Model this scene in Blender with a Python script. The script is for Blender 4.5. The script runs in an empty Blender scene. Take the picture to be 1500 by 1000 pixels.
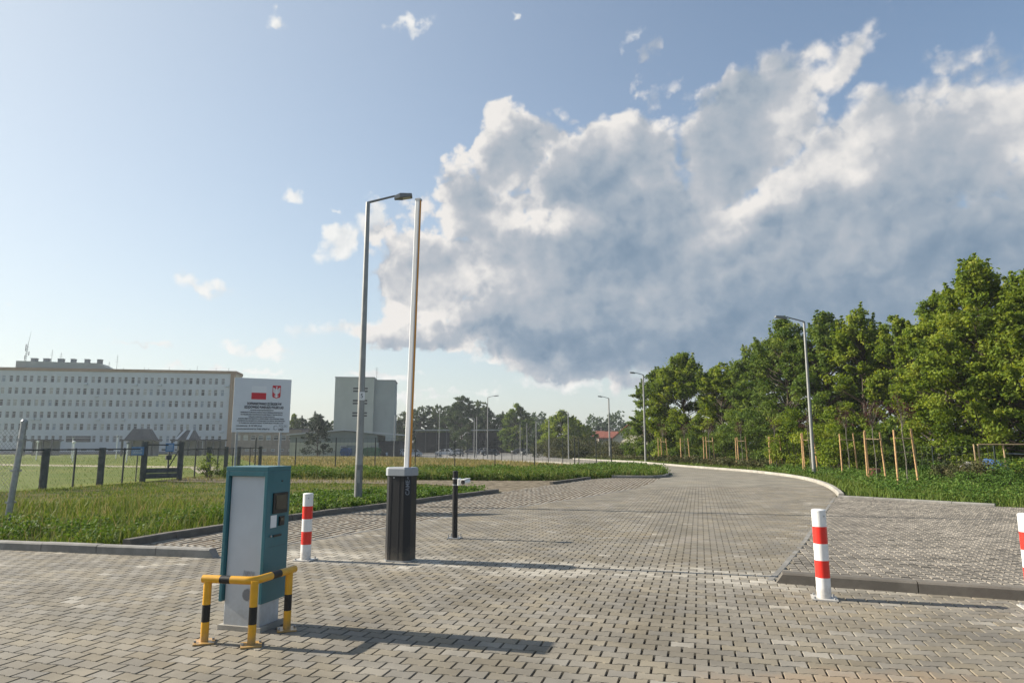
import bpy, bmesh, math, random
import numpy as np
from mathutils import Vector, Matrix

R = math.radians
random.seed(7)
SC = bpy.context.scene
COL = SC.collection

# ------------------------------------------------------------------ camera
F = 980.0 / 1500.0
PITCH = math.atan(150.0 / 980.0)
EYE = 1.6
cam_d = bpy.data.cameras.new("camera")
cam_d.sensor_width = 36.0
cam_d.lens = 36.0 * F
cam_d.clip_start = 0.05
cam_d.clip_end = 5000.0
cam = bpy.data.objects.new("camera", cam_d)
COL.objects.link(cam)
cam.location = (0, 0, EYE)
cam.rotation_euler = (R(90) + PITCH, 0, 0)
SC.camera = cam
SC.view_settings.view_transform = 'Standard'
SC.view_settings.look = 'None'
SC.view_settings.gamma = 1.0
SC.view_settings.use_curve_mapping = False
EXPOSURE = 1.0
SC.view_settings.exposure = EXPOSURE
SC.cycles.use_denoising = True
SC.cycles.max_bounces = 6
SC.cycles.transparent_max_bounces = 12

# ------------------------------------------------------------------ sun + sky
SUN_EL, SUN_AZ = R(29.3), R(-76.5)          # azimuth from +Y towards +X
sun_dir = Vector((math.sin(SUN_AZ) * math.cos(SUN_EL), math.cos(SUN_AZ) * math.cos(SUN_EL), math.sin(SUN_EL)))
sd = bpy.data.lights.new("sun", 'SUN')
sd.energy = 5.0
sd.angle = R(0.6)
sd.color = (1.0, 0.92, 0.79)
sun = bpy.data.objects.new("sun", sd)
COL.objects.link(sun)
sun.location = (-60, 20, 60)
sun.rotation_euler = (-sun_dir).to_track_quat('-Z', 'Y').to_euler()

sC, cC = math.sin(PITCH), math.cos(PITCH)


def sky_angles(px, py):
    """photo pixel -> (azimuth, elevation) of the sky direction, radians"""
    u, v = (px - 750) / 980.0, (500 - py) / 980.0
    d = Vector((u, cC - v * sC, sC + v * cC)).normalized()
    return math.atan2(d.x, d.y), math.asin(d.z)


class NT:
    """small node-tree helper"""
    def __init__(self, tree):
        self.t = tree

    def n(self, typ, ins=None, **kw):
        nd = self.t.nodes.new(typ)
        for k, v in kw.items():
            setattr(nd, k, v)
        for k, v in (ins or {}).items():
            s = nd.inputs[k]
            if isinstance(v, bpy.types.NodeSocket):
                self.t.links.new(v, s)
            else:
                s.default_value = v
        return nd

    def m(self, op, a, b=None, c=None, clamp=False):
        ins = {0: a}
        if b is not None:
            ins[1] = b
        if c is not None:
            ins[2] = c
        return self.n('ShaderNodeMath', ins, operation=op, use_clamp=clamp).outputs[0]

    def vm(self, op, a, b=None, scale=None):
        ins = {0: a}
        if b is not None:
            ins[1] = b
        nd = self.n('ShaderNodeVectorMath', ins, operation=op)
        if scale is not None:
            nd.inputs['Scale'].default_value = scale
        return nd.outputs['Value'] if op in ('LENGTH', 'DOT_PRODUCT') else nd.outputs['Vector']

    def ss(self, v, a, b, lo=0.0, hi=1.0):
        nd = self.n('ShaderNodeMapRange', {'Value': v, 'From Min': a, 'From Max': b, 'To Min': lo, 'To Max': hi},
                    interpolation_type='SMOOTHSTEP')
        return nd.outputs['Result']

    def mix(self, f, a, b):
        nd = self.n('ShaderNodeMix', data_type='RGBA')
        for i, v in ((0, f), (6, a), (7, b)):
            if isinstance(v, bpy.types.NodeSocket):
                self.t.links.new(v, nd.inputs[i])
            else:
                nd.inputs[i].default_value = v if i == 0 else (tuple(v) + (1,))[:4]
        return nd.outputs[2]

    def noise(self, vec, scale, detail=4, rough=0.55, dist=0.0, out=0):
        nd = self.n('ShaderNodeTexNoise', {'Scale': scale, 'Detail': detail, 'Roughness': rough, 'Distortion': dist})
        if vec is not None:
            self.t.links.new(vec, nd.inputs['Vector'])
        return nd.outputs[out]


world = bpy.data.worlds.new("World")
SC.world = world
world.use_nodes = True
wt = world.node_tree
wt.nodes.clear()
world.cycles.sampling_method = 'MANUAL'
world.cycles.sample_map_resolution = 256
W = NT(wt)
SKY_K = 0.079
HAZE = 0.00032
sky = W.n('ShaderNodeTexSky', sky_type='NISHITA', sun_disc=False, sun_elevation=SUN_EL, sun_rotation=SUN_AZ,
          air_density=1.0, dust_density=1.3, ozone_density=1.0, altitude=100)
dirv = W.n('ShaderNodeTexCoord').outputs['Generated']
dirn = W.vm('NORMALIZE', dirv)
sep = W.n('ShaderNodeSeparateXYZ', {0: dirn})
az = W.m('ARCTAN2', sep.outputs[0], sep.outputs[1])
el = W.m('ARCSINE', sep.outputs[2])
P = W.n('ShaderNodeCombineXYZ', {0: az, 1: el, 2: 0.0}).outputs[0]
# domain warp, so that no outline stays an ellipse
w1 = W.vm('SUBTRACT', W.noise(dirn, 7.0, 3, 0.5, out=1), (0.5, 0.5, 0.5))
w2 = W.vm('SUBTRACT', W.noise(dirn, 26.0, 4, 0.55, out=1), (0.5, 0.5, 0.5))
Pw = W.vm('ADD', P, W.vm('SCALE', w1, scale=0.11))
Pw = W.vm('ADD', Pw, W.vm('SCALE', w2, scale=0.05))
Ps = W.vm('ADD', P, W.vm('SCALE', w2, scale=0.07))


def blobs(spec, vec=None):
    """smooth union of rotated soft ellipses given in photo pixels: x, y, rx, ry, angle, weight"""
    out = None
    for (x, y, rx, ry, ang, wgt) in spec:
        a, e = sky_angles(x, y)
        mp = W.n('ShaderNodeMapping', {'Vector': vec or Pw, 'Location': (a, e, 0), 'Rotation': (0, 0, R(ang)),
                                       'Scale': (rx / 1050.0, ry / 1050.0, 1)}, vector_type='TEXTURE')
        l = W.vm('LENGTH', mp.outputs[0])
        d = W.m('MULTIPLY', W.m('SUBTRACT', 1.0, l), wgt)
        out = d if out is None else W.n('ShaderNodeMath', {0: out, 1: d, 2: 0.12}, operation='SMOOTH_MAX').outputs[0]
    return out


big = blobs([
    (760, 215, 120, 70, 25, 1.0), (690, 300, 130, 100, 40, 1.0), (880, 250, 190, 110, 15, 1.3), (640, 400, 160, 110, 0, 1.0),
    (560, 350, 90, 50, 20, 0.6), (900, 400, 340, 180, 10, 1.6), (1080, 210, 200, 95, 30, 1.3), (1230, 100, 130, 40, 42, 0.75),
    (1290, 260, 340, 130, 18, 1.5), (1300, 400, 430, 150, 0, 1.6), (1500, 165, 260, 80, 24, 1.0), (860, 490, 290, 62, -10, 1.2),
    (1150, 510, 360, 100, 0, 1.4), (1700, 330, 420, 200, 0, 1.3), (940, 90, 70, 24, 45, 0.35), (1480, 70, 120, 26, 40, 0.5),
    (620, 490, 180, 36, -4, 0.8), (860, 535, 170, 34, -6, 0.9)])
small = blobs([
    (405, 18, 40, 20, -20, 0.92), (590, 33, 66, 20, 8, 0.92), (748, 15, 26, 15, 0, 0.82), (428, 290, 32, 28, 0, 0.97),
    (490, 302, 34, 14, 0, 0.62), (298, 425, 60, 30, -25, 0.72), (95, 393, 30, 11, 0, 0.72), (5, 450, 24, 8, 0, 0.52),
    (510, 485, 130, 30, 3, 1.1), (410, 515, 140, 22, -4, 0.95), (560, 548, 190, 16, 2, 0.9), (820, 562, 140, 22, 0, 1.0),
    (730, 525, 100, 16, 4, 0.9), (330, 545, 170, 13, -3, 0.85), (640, 578, 200, 12, 2, 0.85), (200, 500, 120, 9, -6, 0.6), (330, 540, 150, 10, -3, 0.55), (640, 575, 160, 10, 2, 0.5), (505, 355, 70, 44, 30, 1.25), (545, 325, 60, 40, 20, 1.1), (930, 60, 60, 26, 50, 0.72)], Ps)
fb = W.noise(dirn, 9.0, 9, 0.60)
vpos = W.vm('ADD', dirn, W.vm('SCALE', w2, scale=0.035))
vor = W.n('ShaderNodeTexVoronoi', {'Vector': vpos, 'Scale': 19.0, 'Detail': 2.5, 'Roughness': 0.55}, feature='F1')
vor2 = W.n('ShaderNodeTexVoronoi', {'Vector': W.vm('ADD', vpos, tuple(sun_dir * 0.02)), 'Scale': 19.0, 'Detail': 2.5, 'Roughness': 0.55}, feature='F1')
billow = W.m('SUBTRACT', 0.45, vor.outputs['Distance'])
puff = W.m('ADD', W.m('MULTIPLY', W.m('SUBTRACT', fb, 0.5), 1.25), W.m('MULTIPLY', billow, 0.65))
d_big = W.m('ADD', big, W.m('MULTIPLY', puff, 0.62))
d_small = W.m('ADD', small, W.m('MULTIPLY', puff, 0.95))
# crisp towards the sun, trailing off on the lee side and at the base
lee = W.ss(az, -0.15, 0.75, 0.0, 1.0)
a_big = W.n('ShaderNodeMapRange', {'Value': d_big, 'From Min': 0.0, 'From Max': W.m('MULTIPLY_ADD', lee, 0.22, 0.17)}, interpolation_type='SMOOTHSTEP').outputs[0]
a_small = W.m('MULTIPLY', W.ss(d_small, 0.02, 0.50), 0.9)
# the sun-facing side of every billow is the bright one
fb2 = W.noise(W.vm('ADD', dirn, tuple(sun_dir * 0.03)), 9.0, 9, 0.60)
Pst = W.n('ShaderNodeMapping', {'Vector': Pw, 'Rotation': (0, 0, R(-22)), 'Scale': (1.0, 2.0, 1)}).outputs[0]
fl1 = W.noise(Pst, 3.2, 4, 0.5)
fl2 = W.noise(W.vm('ADD', Pst, (-0.07, 0.10, 0.0)), 3.2, 4, 0.5)
rim = W.ss(d_big, 0.08, 0.62, 1.0, 0.0)
fine = W.m('ADD', W.m('MULTIPLY', W.m('SUBTRACT', fb, fb2), 0.75), W.m('MULTIPLY', W.m('SUBTRACT', vor2.outputs['Distance'], vor.outputs['Distance']), 0.55))
relief = W.m('ADD', W.m('MULTIPLY', fine, W.m('MULTIPLY_ADD', rim, 0.75, 0.42)), W.m('MULTIPLY', W.m('SUBTRACT', fl1, fl2), 0.75))
dark = blobs([(800, 500, 240, 34, -10, 1.4), (960, 520, 200, 40, -8, 1.3), (1200, 480, 430, 110, 0, 1.0), (830, 275, 90, 40, 20, 0.6), (960, 380, 200, 70, 10, 0.7),
              (1650, 430, 420, 150, 0, 1.0)])
darkm = W.ss(dark, -0.3, 0.95)
bright = blobs([(1190, 268, 170, 34, 16, 1.0), (1130, 300, 90, 26, 10, 0.8), (790, 325, 110, 24, -8, 1.0), (1200, 110, 120, 34, 42, 1.0), (700, 205, 90, 36, 42, 1.0), (820, 140, 90, 28, 10, 0.9),
                (900, 175, 60, 40, 40, 1.0), (1010, 115, 90, 34, 35, 0.9), (560, 470, 160, 24, 4, 1.0), (1330, 185, 200, 34, 16, 0.8), (620, 320, 60, 60, 30, 0.9), (540, 355, 80, 30, 10, 1.1),
                (690, 420, 110, 26, 5, 0.7), (1060, 345, 60, 22, 20, 0.6), (1560, 120, 160, 40, 20, 0.8)])
brm = W.ss(bright, -0.55, 0.75)
lit = W.m('ADD', W.m('ADD', W.m('MULTIPLY', rim, 0.27), relief), W.m('MULTIPLY', darkm, -0.30))
lit = W.m('ADD', W.m('ADD', lit, W.m('MULTIPLY', brm, 0.38)), 0.47, clamp=True)
K = 1.0 / (2 ** EXPOSURE)
c_md = tuple(K * x for x in (0.46, 0.51, 0.57))
rampc = W.n('ShaderNodeValToRGB', {0: lit})
re_ = rampc.color_ramp.elements
for i_, (p_, c_) in enumerate(((0.0, (0.185, 0.27, 0.375)), (1.0, (0.86, 0.83, 0.80)), (0.25, (0.265, 0.345, 0.44)), (0.45, (0.38, 0.44, 0.51)), (0.68, (0.50, 0.53, 0.575)))):
    k_ = re_[i_] if i_ < 2 else re_.new(p_)
    k_.position = p_
    k_.color = tuple(K * x for x in c_) + (1,)
cc = rampc.outputs[0]
lit_s = W.m('ADD', 0.85, relief, clamp=True)
cs = W.mix(lit_s, c_md, tuple(K * x for x in (0.93, 0.92, 0.89)))
# clear air: the Nishita sky, paled by low haze towards the horizon
hz = W.m('POWER', 2.718, W.m('MULTIPLY', W.m('MAXIMUM', el, 0.0), -5.0))
near_sun = W.m('MULTIPLY_ADD', W.vm('DOT_PRODUCT', dirn, tuple(sun_dir)), 0.5, 0.5)
hcol = W.mix(near_sun, tuple(K * x for x in (0.36, 0.46, 0.58)), tuple(K * x for x in (0.92, 0.88, 0.76)))
skyc = W.mix(W.m('MULTIPLY', hz, 0.80), W.vm('MULTIPLY', sky.outputs[0], (SKY_K * 0.96, SKY_K * 1.04, SKY_K * 1.06)), hcol)
skyc = W.mix(W.m('MULTIPLY', W.m('POWER', near_sun, 4.0), 0.70), skyc, tuple(K * x for x in (0.71, 0.755, 0.765)))
bg_sky = W.n('ShaderNodeBackground', {'Color': skyc, 'Strength': 1.0})
bg_s = W.n('ShaderNodeBackground', {'Color': cs, 'Strength': 1.0})
bg_b = W.n('ShaderNodeBackground', {'Color': cc, 'Strength': 1.0})
mx1 = W.n('ShaderNodeMixShader', {0: a_small, 1: bg_sky.outputs[0], 2: bg_s.outputs[0]})
mx2 = W.n('ShaderNodeMixShader', {0: a_big, 1: mx1.outputs[0], 2: bg_b.outputs[0]})
wo = W.n('ShaderNodeOutputWorld', {'Surface': mx2.outputs[0]})

# ------------------------------------------------------------------ helpers


def zg(Y):
    """terrain height: level near the camera, falling one metre towards the far car park"""
    return -0.0125 * min(max(Y - 60.0, 0.0), 80.0)


def zg_np(Y):
    return -0.0125 * np.clip(Y - 60.0, 0, 80)


def wx(px, Y, Z=0.0):
    """world X of something seen at photo column px, standing Y metres away"""
    return (px - 750) / 980.0 * (Y * cC + (Z - EYE) * sC)


def wz(py, Y):
    """world height of something seen at photo row py, Y metres away"""
    v = (500 - py) / 980.0
    return EYE + Y * (sC + v * cC) / (cC - v * sC)


def mat(name, col, rough=0.75, var=0.0, scale=8.0, bump=0.0, bscale=60.0, metal=0.0, col2=None, spec=0.4, rnd=0.0, island=False, coat=0.0,
        coords='Object', wmin=0.38, wmax=0.66):
    m = bpy.data.materials.new(name)
    m.use_nodes = True
    T = NT(m.node_tree)
    b = m.node_tree.nodes['Principled BSDF']
    b.inputs['Roughness'].default_value = rough
    b.inputs['Metallic'].default_value = metal
    b.inputs['Specular IOR Level'].default_value = spec
    b.inputs['Coat Weight'].default_value = coat
    c = tuple(col)
    vec = T.n('ShaderNodeTexCoord').outputs['Object'] if coords == 'Object' else T.n('ShaderNodeNewGeometry').outputs['Position']
    out = None
    if var > 0 or col2:
        lo = col2 if col2 else tuple(x * (1 - var) for x in c)
        f = T.ss(T.noise(vec, scale, 6, 0.62), wmin, wmax)
        out = T.mix(f, lo, c)
    if rnd > 0:
        r = T.n('ShaderNodeObjectInfo').outputs['Random']
        if island:
            r = T.m('FRACT', T.m('ADD', r, T.n('ShaderNodeNewGeometry').outputs['Random Per Island']))
        h = T.n('ShaderNodeHueSaturation', {'Hue': 0.5, 'Saturation': 1.0, 'Value': T.m('MULTIPLY_ADD', r, 2 * rnd, 1 - rnd),
                                            'Fac': 1.0})
        if out is not None:
            m.node_tree.links.new(out, h.inputs['Color'])
        else:
            h.inputs['Color'].default_value = c + (1,)
        out = h.outputs[0]
    if out is not None:
        m.node_tree.links.new(out, b.inputs['Base Color'])
    else:
        b.inputs['Base Color'].default_value = c + (1,)
    if bump > 0:
        bn = T.n('ShaderNodeBump', {'Strength': min(1.0, bump), 'Distance': 0.01, 'Height': T.noise(vec, bscale, 5, 0.6)})
        m.node_tree.links.new(bn.outputs[0], b.inputs['Normal'])
    return m


def leaf_mat(name, cols, trans=0.35, rough=0.6):
    """foliage: each leaf carries a random tint; light passes partly through"""
    m = bpy.data.materials.new(name)
    m.use_nodes = True
    T = NT(m.node_tree)
    m.node_tree.nodes.clear()
    at = T.n('ShaderNodeAttribute', attribute_name='tint').outputs['Fac']
    rp = T.n('ShaderNodeValToRGB', {0: at})
    e = rp.color_ramp.elements
    for i, c in enumerate(cols):
        pos = i / (len(cols) - 1)
        if i < 2:
            k = e[i]
            k.position = pos
        else:
            k = e.new(pos)
        k.color = tuple(c) + (1,)
    for i, c in enumerate(cols):
        e[i].position = i / (len(cols) - 1)
        e[i].color = tuple(c) + (1,)
    pb = T.n('ShaderNodeBsdfPrincipled', {'Base Color': rp.outputs[0], 'Roughness': rough, 'Specular IOR Level': 0.12})
    tc = T.n('ShaderNodeHueSaturation', {'Hue': 0.485, 'Saturation': 1.1, 'Value': 1.25, 'Fac': 1.0, 'Color': rp.outputs[0]})
    tr = T.n('ShaderNodeBsdfTranslucent', {'Color': tc.outputs[0]})
    mx = T.n('ShaderNodeMixShader', {0: trans, 1: pb.outputs[0], 2: tr.outputs[0]})
    T.n('ShaderNodeOutputMaterial', {'Surface': mx.outputs[0]})
    return m


class MB:
    """collects shapes, then links them as ONE mesh object"""
    def __init__(self):
        self.v, self.f, self.mi = [], [], []
        self.cur = 0

    def add(self, vs, fs):
        b = len(self.v)
        self.v += [tuple(p) for p in vs]
        for f in fs:
            self.f.append([b + i for i in f])
            self.mi.append(self.cur)
        return self

    def box(self, c, s, rz=0.0, rx=0.0, ry=0.0):
        M = Matrix.Translation(c) @ Matrix.Rotation(rz, 4, 'Z') @ Matrix.Rotation(ry, 4, 'Y') @ Matrix.Rotation(rx, 4, 'X')
        hx, hy, hz = s[0] / 2, s[1] / 2, s[2] / 2
        vs = [M @ Vector((x, y, z)) for z in (-hz, hz) for (x, y) in ((-hx, -hy), (hx, -hy), (hx, hy), (-hx, hy))]
        return self.add(vs, [(3, 2, 1, 0), (4, 5, 6, 7), (0, 1, 5, 4), (1, 2, 6, 5), (2, 3, 7, 6), (3, 0, 4, 7)])

    def bbox(self, c, s, b=0.01, rz=0.0):
        """box with chamfered vertical and top edges"""
        hx, hy, hz = s[0] / 2, s[1] / 2, s[2] / 2
        ring = [(-hx + b, -hy), (hx - b, -hy), (hx, -hy + b), (hx, hy - b), (hx - b, hy), (-hx + b, hy), (-hx, hy - b), (-hx, -hy + b)]
        inner = [(x * (1 - b / hx), y * (1 - b / hy)) for x, y in ring]
        M = Matrix.Translation(c) @ Matrix.Rotation(rz, 4, 'Z')
        vs = [M @ Vector((x, y, -hz)) for x, y in ring] + [M @ Vector((x, y, hz - b)) for x, y in ring] + \
             [M @ Vector((x, y, hz)) for x, y in inner]
        fs = [tuple(range(7, -1, -1)), tuple(range(16, 24))]
        for k in range(2):
            for i in range(8):
                j = (i + 1) % 8
                fs.append((k * 8 + i, k * 8 + j, k * 8 + 8 + j, k * 8 + 8 + i))
        return self.add(vs, fs)

    def prism(self, poly, z0, z1):
        n = len(poly)
        vs = [(x, y, z0) for x, y in poly] + [(x, y, z1) for x, y in poly]
        fs = [tuple(range(n - 1, -1, -1)), tuple(range(n, 2 * n))] + [(i, (i + 1) % n, n + (i + 1) % n, n + i) for i in range(n)]
        return self.add(vs, fs)

    def prism_y(self, poly, y0, y1):
        """polygon in x,z pushed along y"""
        n = len(poly)
        vs = [(x, y0, z) for x, z in poly] + [(x, y1, z) for x, z in poly]
        fs = [tuple(range(n)), tuple(range(2 * n - 1, n - 1, -1))] + [(i, n + i, n + (i + 1) % n, (i + 1) % n) for i in range(n)]
        return self.add(vs, fs)

    def tube(self, pts, rad, seg=8, caps=True):
        pts = [Vector(p) for p in pts]
        if not hasattr(rad, '__len__'):
            rad = [rad] * len(pts)
        vs, fs = [], []
        prev = None
        for i, p in enumerate(pts):
            d = (pts[min(i + 1, len(pts) - 1)] - pts[max(i - 1, 0)]).normalized()
            a = prev if prev is not None else (Vector((1, 0, 0)) if abs(d.x) < 0.9 else Vector((0, 1, 0)))
            a = (a - d * a.dot(d)).normalized()
            prev = a
            b = d.cross(a)
            for k in range(seg):
                t = 2 * math.pi * k / seg
                vs.append(p + (a * math.cos(t) + b * math.sin(t)) * rad[i])
        for i in range(len(pts) - 1):
            for k in range(seg):
                k2 = (k + 1) % seg
                fs.append((i * seg + k, i * seg + k2, (i + 1) * seg + k2, (i + 1) * seg + k))
        if caps:
            fs.append(tuple(range(seg - 1, -1, -1)))
            fs.append(tuple(range((len(pts) - 1) * seg, len(pts) * seg)))
        return self.add(vs, fs)

    def cyl(self, p0, p1, r0, r1=None, seg=12):
        return self.tube([p0, p1], [r0, r0 if r1 is None else r1], seg)

    def lathe(self, prof, seg=20, c=(0, 0)):
        vs, fs = [], []
        n = len(prof)
        for (r, z) in prof:
            for k in range(seg):
                t = 2 * math.pi * k / seg
                vs.append((c[0] + r * math.cos(t), c[1] + r * math.sin(t), z))
        for i in range(n - 1):
            for k in range(seg):
                k2 = (k + 1) % seg
                fs.append((i * seg + k, i * seg + k2, (i + 1) * seg + k2, (i + 1) * seg + k))
        fs.append(tuple(range(seg - 1, -1, -1)))
        fs.append(tuple(range((n - 1) * seg, n * seg)))
        return self.add(vs, fs)

    def mesh(self, name):
        me = bpy.data.meshes.new(name)
        me.from_pydata(self.v, [], self.f)
        me.update()
        return me

    def build(self, name, m=None, parent=None, smooth=None):
        me = self.mesh(name)
        ms = m if isinstance(m, (list, tuple)) else [m]
        for x in ms:
            me.materials.append(x)
        if len(ms) > 1:
            me.polygons.foreach_set('material_index', self.mi)
        o = bpy.data.objects.new(name, me)
        COL.objects.link(o)
        if parent:
            o.parent = parent
        if smooth is not None:
            me.polygons.foreach_set('use_smooth', [True] * len(me.polygons))
            try:
                me.set_sharp_from_angle(angle=R(smooth))
            except Exception:
                pass
        return o


def tag(o, label=None, cat=None, group=None, kind=None):
    if label:
        o['label'] = label
    if cat:
        o['category'] = cat
    if group:
        o['group'] = group
    if kind:
        o['kind'] = kind
    return o


def thing(name, label, cat, loc=(0, 0, 0), rz=0.0, group=None):
    o = bpy.data.objects.new(name, None)
    o.empty_display_size = 0.2
    COL.objects.link(o)
    o.location = loc
    o.rotation_euler = (0, 0, rz)
    return tag(o, label, cat, group)


def copy_tree(o, parent=None):
    c = o.copy()
    COL.objects.link(c)
    if parent:
        c.parent = parent
    for ch in list(o.children):
        copy_tree(ch, c)
    return c


def np_mesh(name, V, k, tint=None, m=None, parent=None, faces=None):
    """one mesh from packed polygons of k corners each (or an explicit face array)"""
    V = np.asarray(V, dtype=np.float32).reshape(-1, 3)
    if faces is None:
        faces = np.arange(len(V), dtype=np.int32).reshape(-1, k)
    nf = len(faces)
    me = bpy.data.meshes.new(name)
    me.vertices.add(len(V))
    me.vertices.foreach_set('co', V.ravel())
    me.loops.add(nf * k)
    me.loops.foreach_set('vertex_index', faces.astype(np.int32).ravel())
    me.polygons.add(nf)
    me.polygons.foreach_set('loop_start', np.arange(0, nf * k, k, dtype=np.int32))
    me.polygons.foreach_set('use_smooth', np.zeros(nf, dtype=bool))
    me.update(calc_edges=True)
    if tint is not None:
        a = me.attributes.new('tint', 'FLOAT', 'POINT')
        a.data.foreach_set('value', np.asarray(tint, dtype=np.float32))
    if m:
        me.materials.append(m)
    o = bpy.data.objects.new(name, me)
    COL.objects.link(o)
    if parent:
        o.parent = parent
    return o


def in_poly(x, y, poly):
    x, y = np.asarray(x), np.asarray(y)
    r = np.zeros(x.shape, bool)
    n = len(poly)
    for i in range(n):
        x0, y0 = poly[i]
        x1, y1 = poly[(i + 1) % n]
        if y0 == y1:
            continue
        c = ((y0 > y) != (y1 > y)) & (x < (x1 - x0) * (y - y0) / (y1 - y0) + x0)
        r ^= c
    return r


def sheet(name, poly, dz, m, kind='structure'):
    """a flat surface that follows the terrain"""
    bm = bmesh.new()
    f = bm.faces.new([bm.verts.new((x, y, 0)) for x, y in poly])
    f.normal_update()
    if f.normal.z < 0:
        f.normal_flip()
    for yy in (60.0, 140.0):
        bmesh.ops.bisect_plane(bm, geom=bm.verts[:] + bm.edges[:] + bm.faces[:], plane_co=(0, yy, 0), plane_no=(0, 1, 0))
    bmesh.ops.triangulate(bm, faces=bm.faces[:])
    for v in bm.verts:
        v.co.z = zg(v.co.y) + dz
    me = bpy.data.meshes.new(name)
    bm.to_mesh(me)
    bm.free()
    me.materials.append(m)
    o = bpy.data.objects.new(name, me)
    COL.objects.link(o)
    if kind:
        o['kind'] = kind
    return o


def text_part(name, body, size, loc, rot, m, parent, align='CENTER', depth=0.0015, width=None, bold=0.0):
    cu = bpy.data.curves.new(name, 'FONT')
    cu.body = body
    cu.size = size
    cu.extrude = depth
    cu.offset = bold
    cu.align_x = align
    cu.align_y = 'CENTER'
    cu.resolution_u = 3
    o = bpy.data.objects.new(name, cu)
    COL.objects.link(o)
    dg = bpy.context.evaluated_depsgraph_get()
    me = bpy.data.meshes.new_from_object(o.evaluated_get(dg))
    bpy.data.objects.remove(o)
    me.name = name
    me.materials.clear()
    me.materials.append(m)
    n = bpy.data.objects.new(name, me)
    COL.objects.link(n)
    n.parent = parent
    n.location = loc
    n.rotation_euler = rot
    if width:
        xs = [v.co.x for v in me.vertices]
        w = max(xs) - min(xs)
        n.scale = (width / w, 1, 1)
    return n


# ------------------------------------------------------------------ materials
PAV_A = R(-15.5)                                     # the paving rows run at this angle
E1 = (math.cos(PAV_A), math.sin(PAV_A))
E2 = (-math.sin(PAV_A), math.cos(PAV_A))


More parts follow.
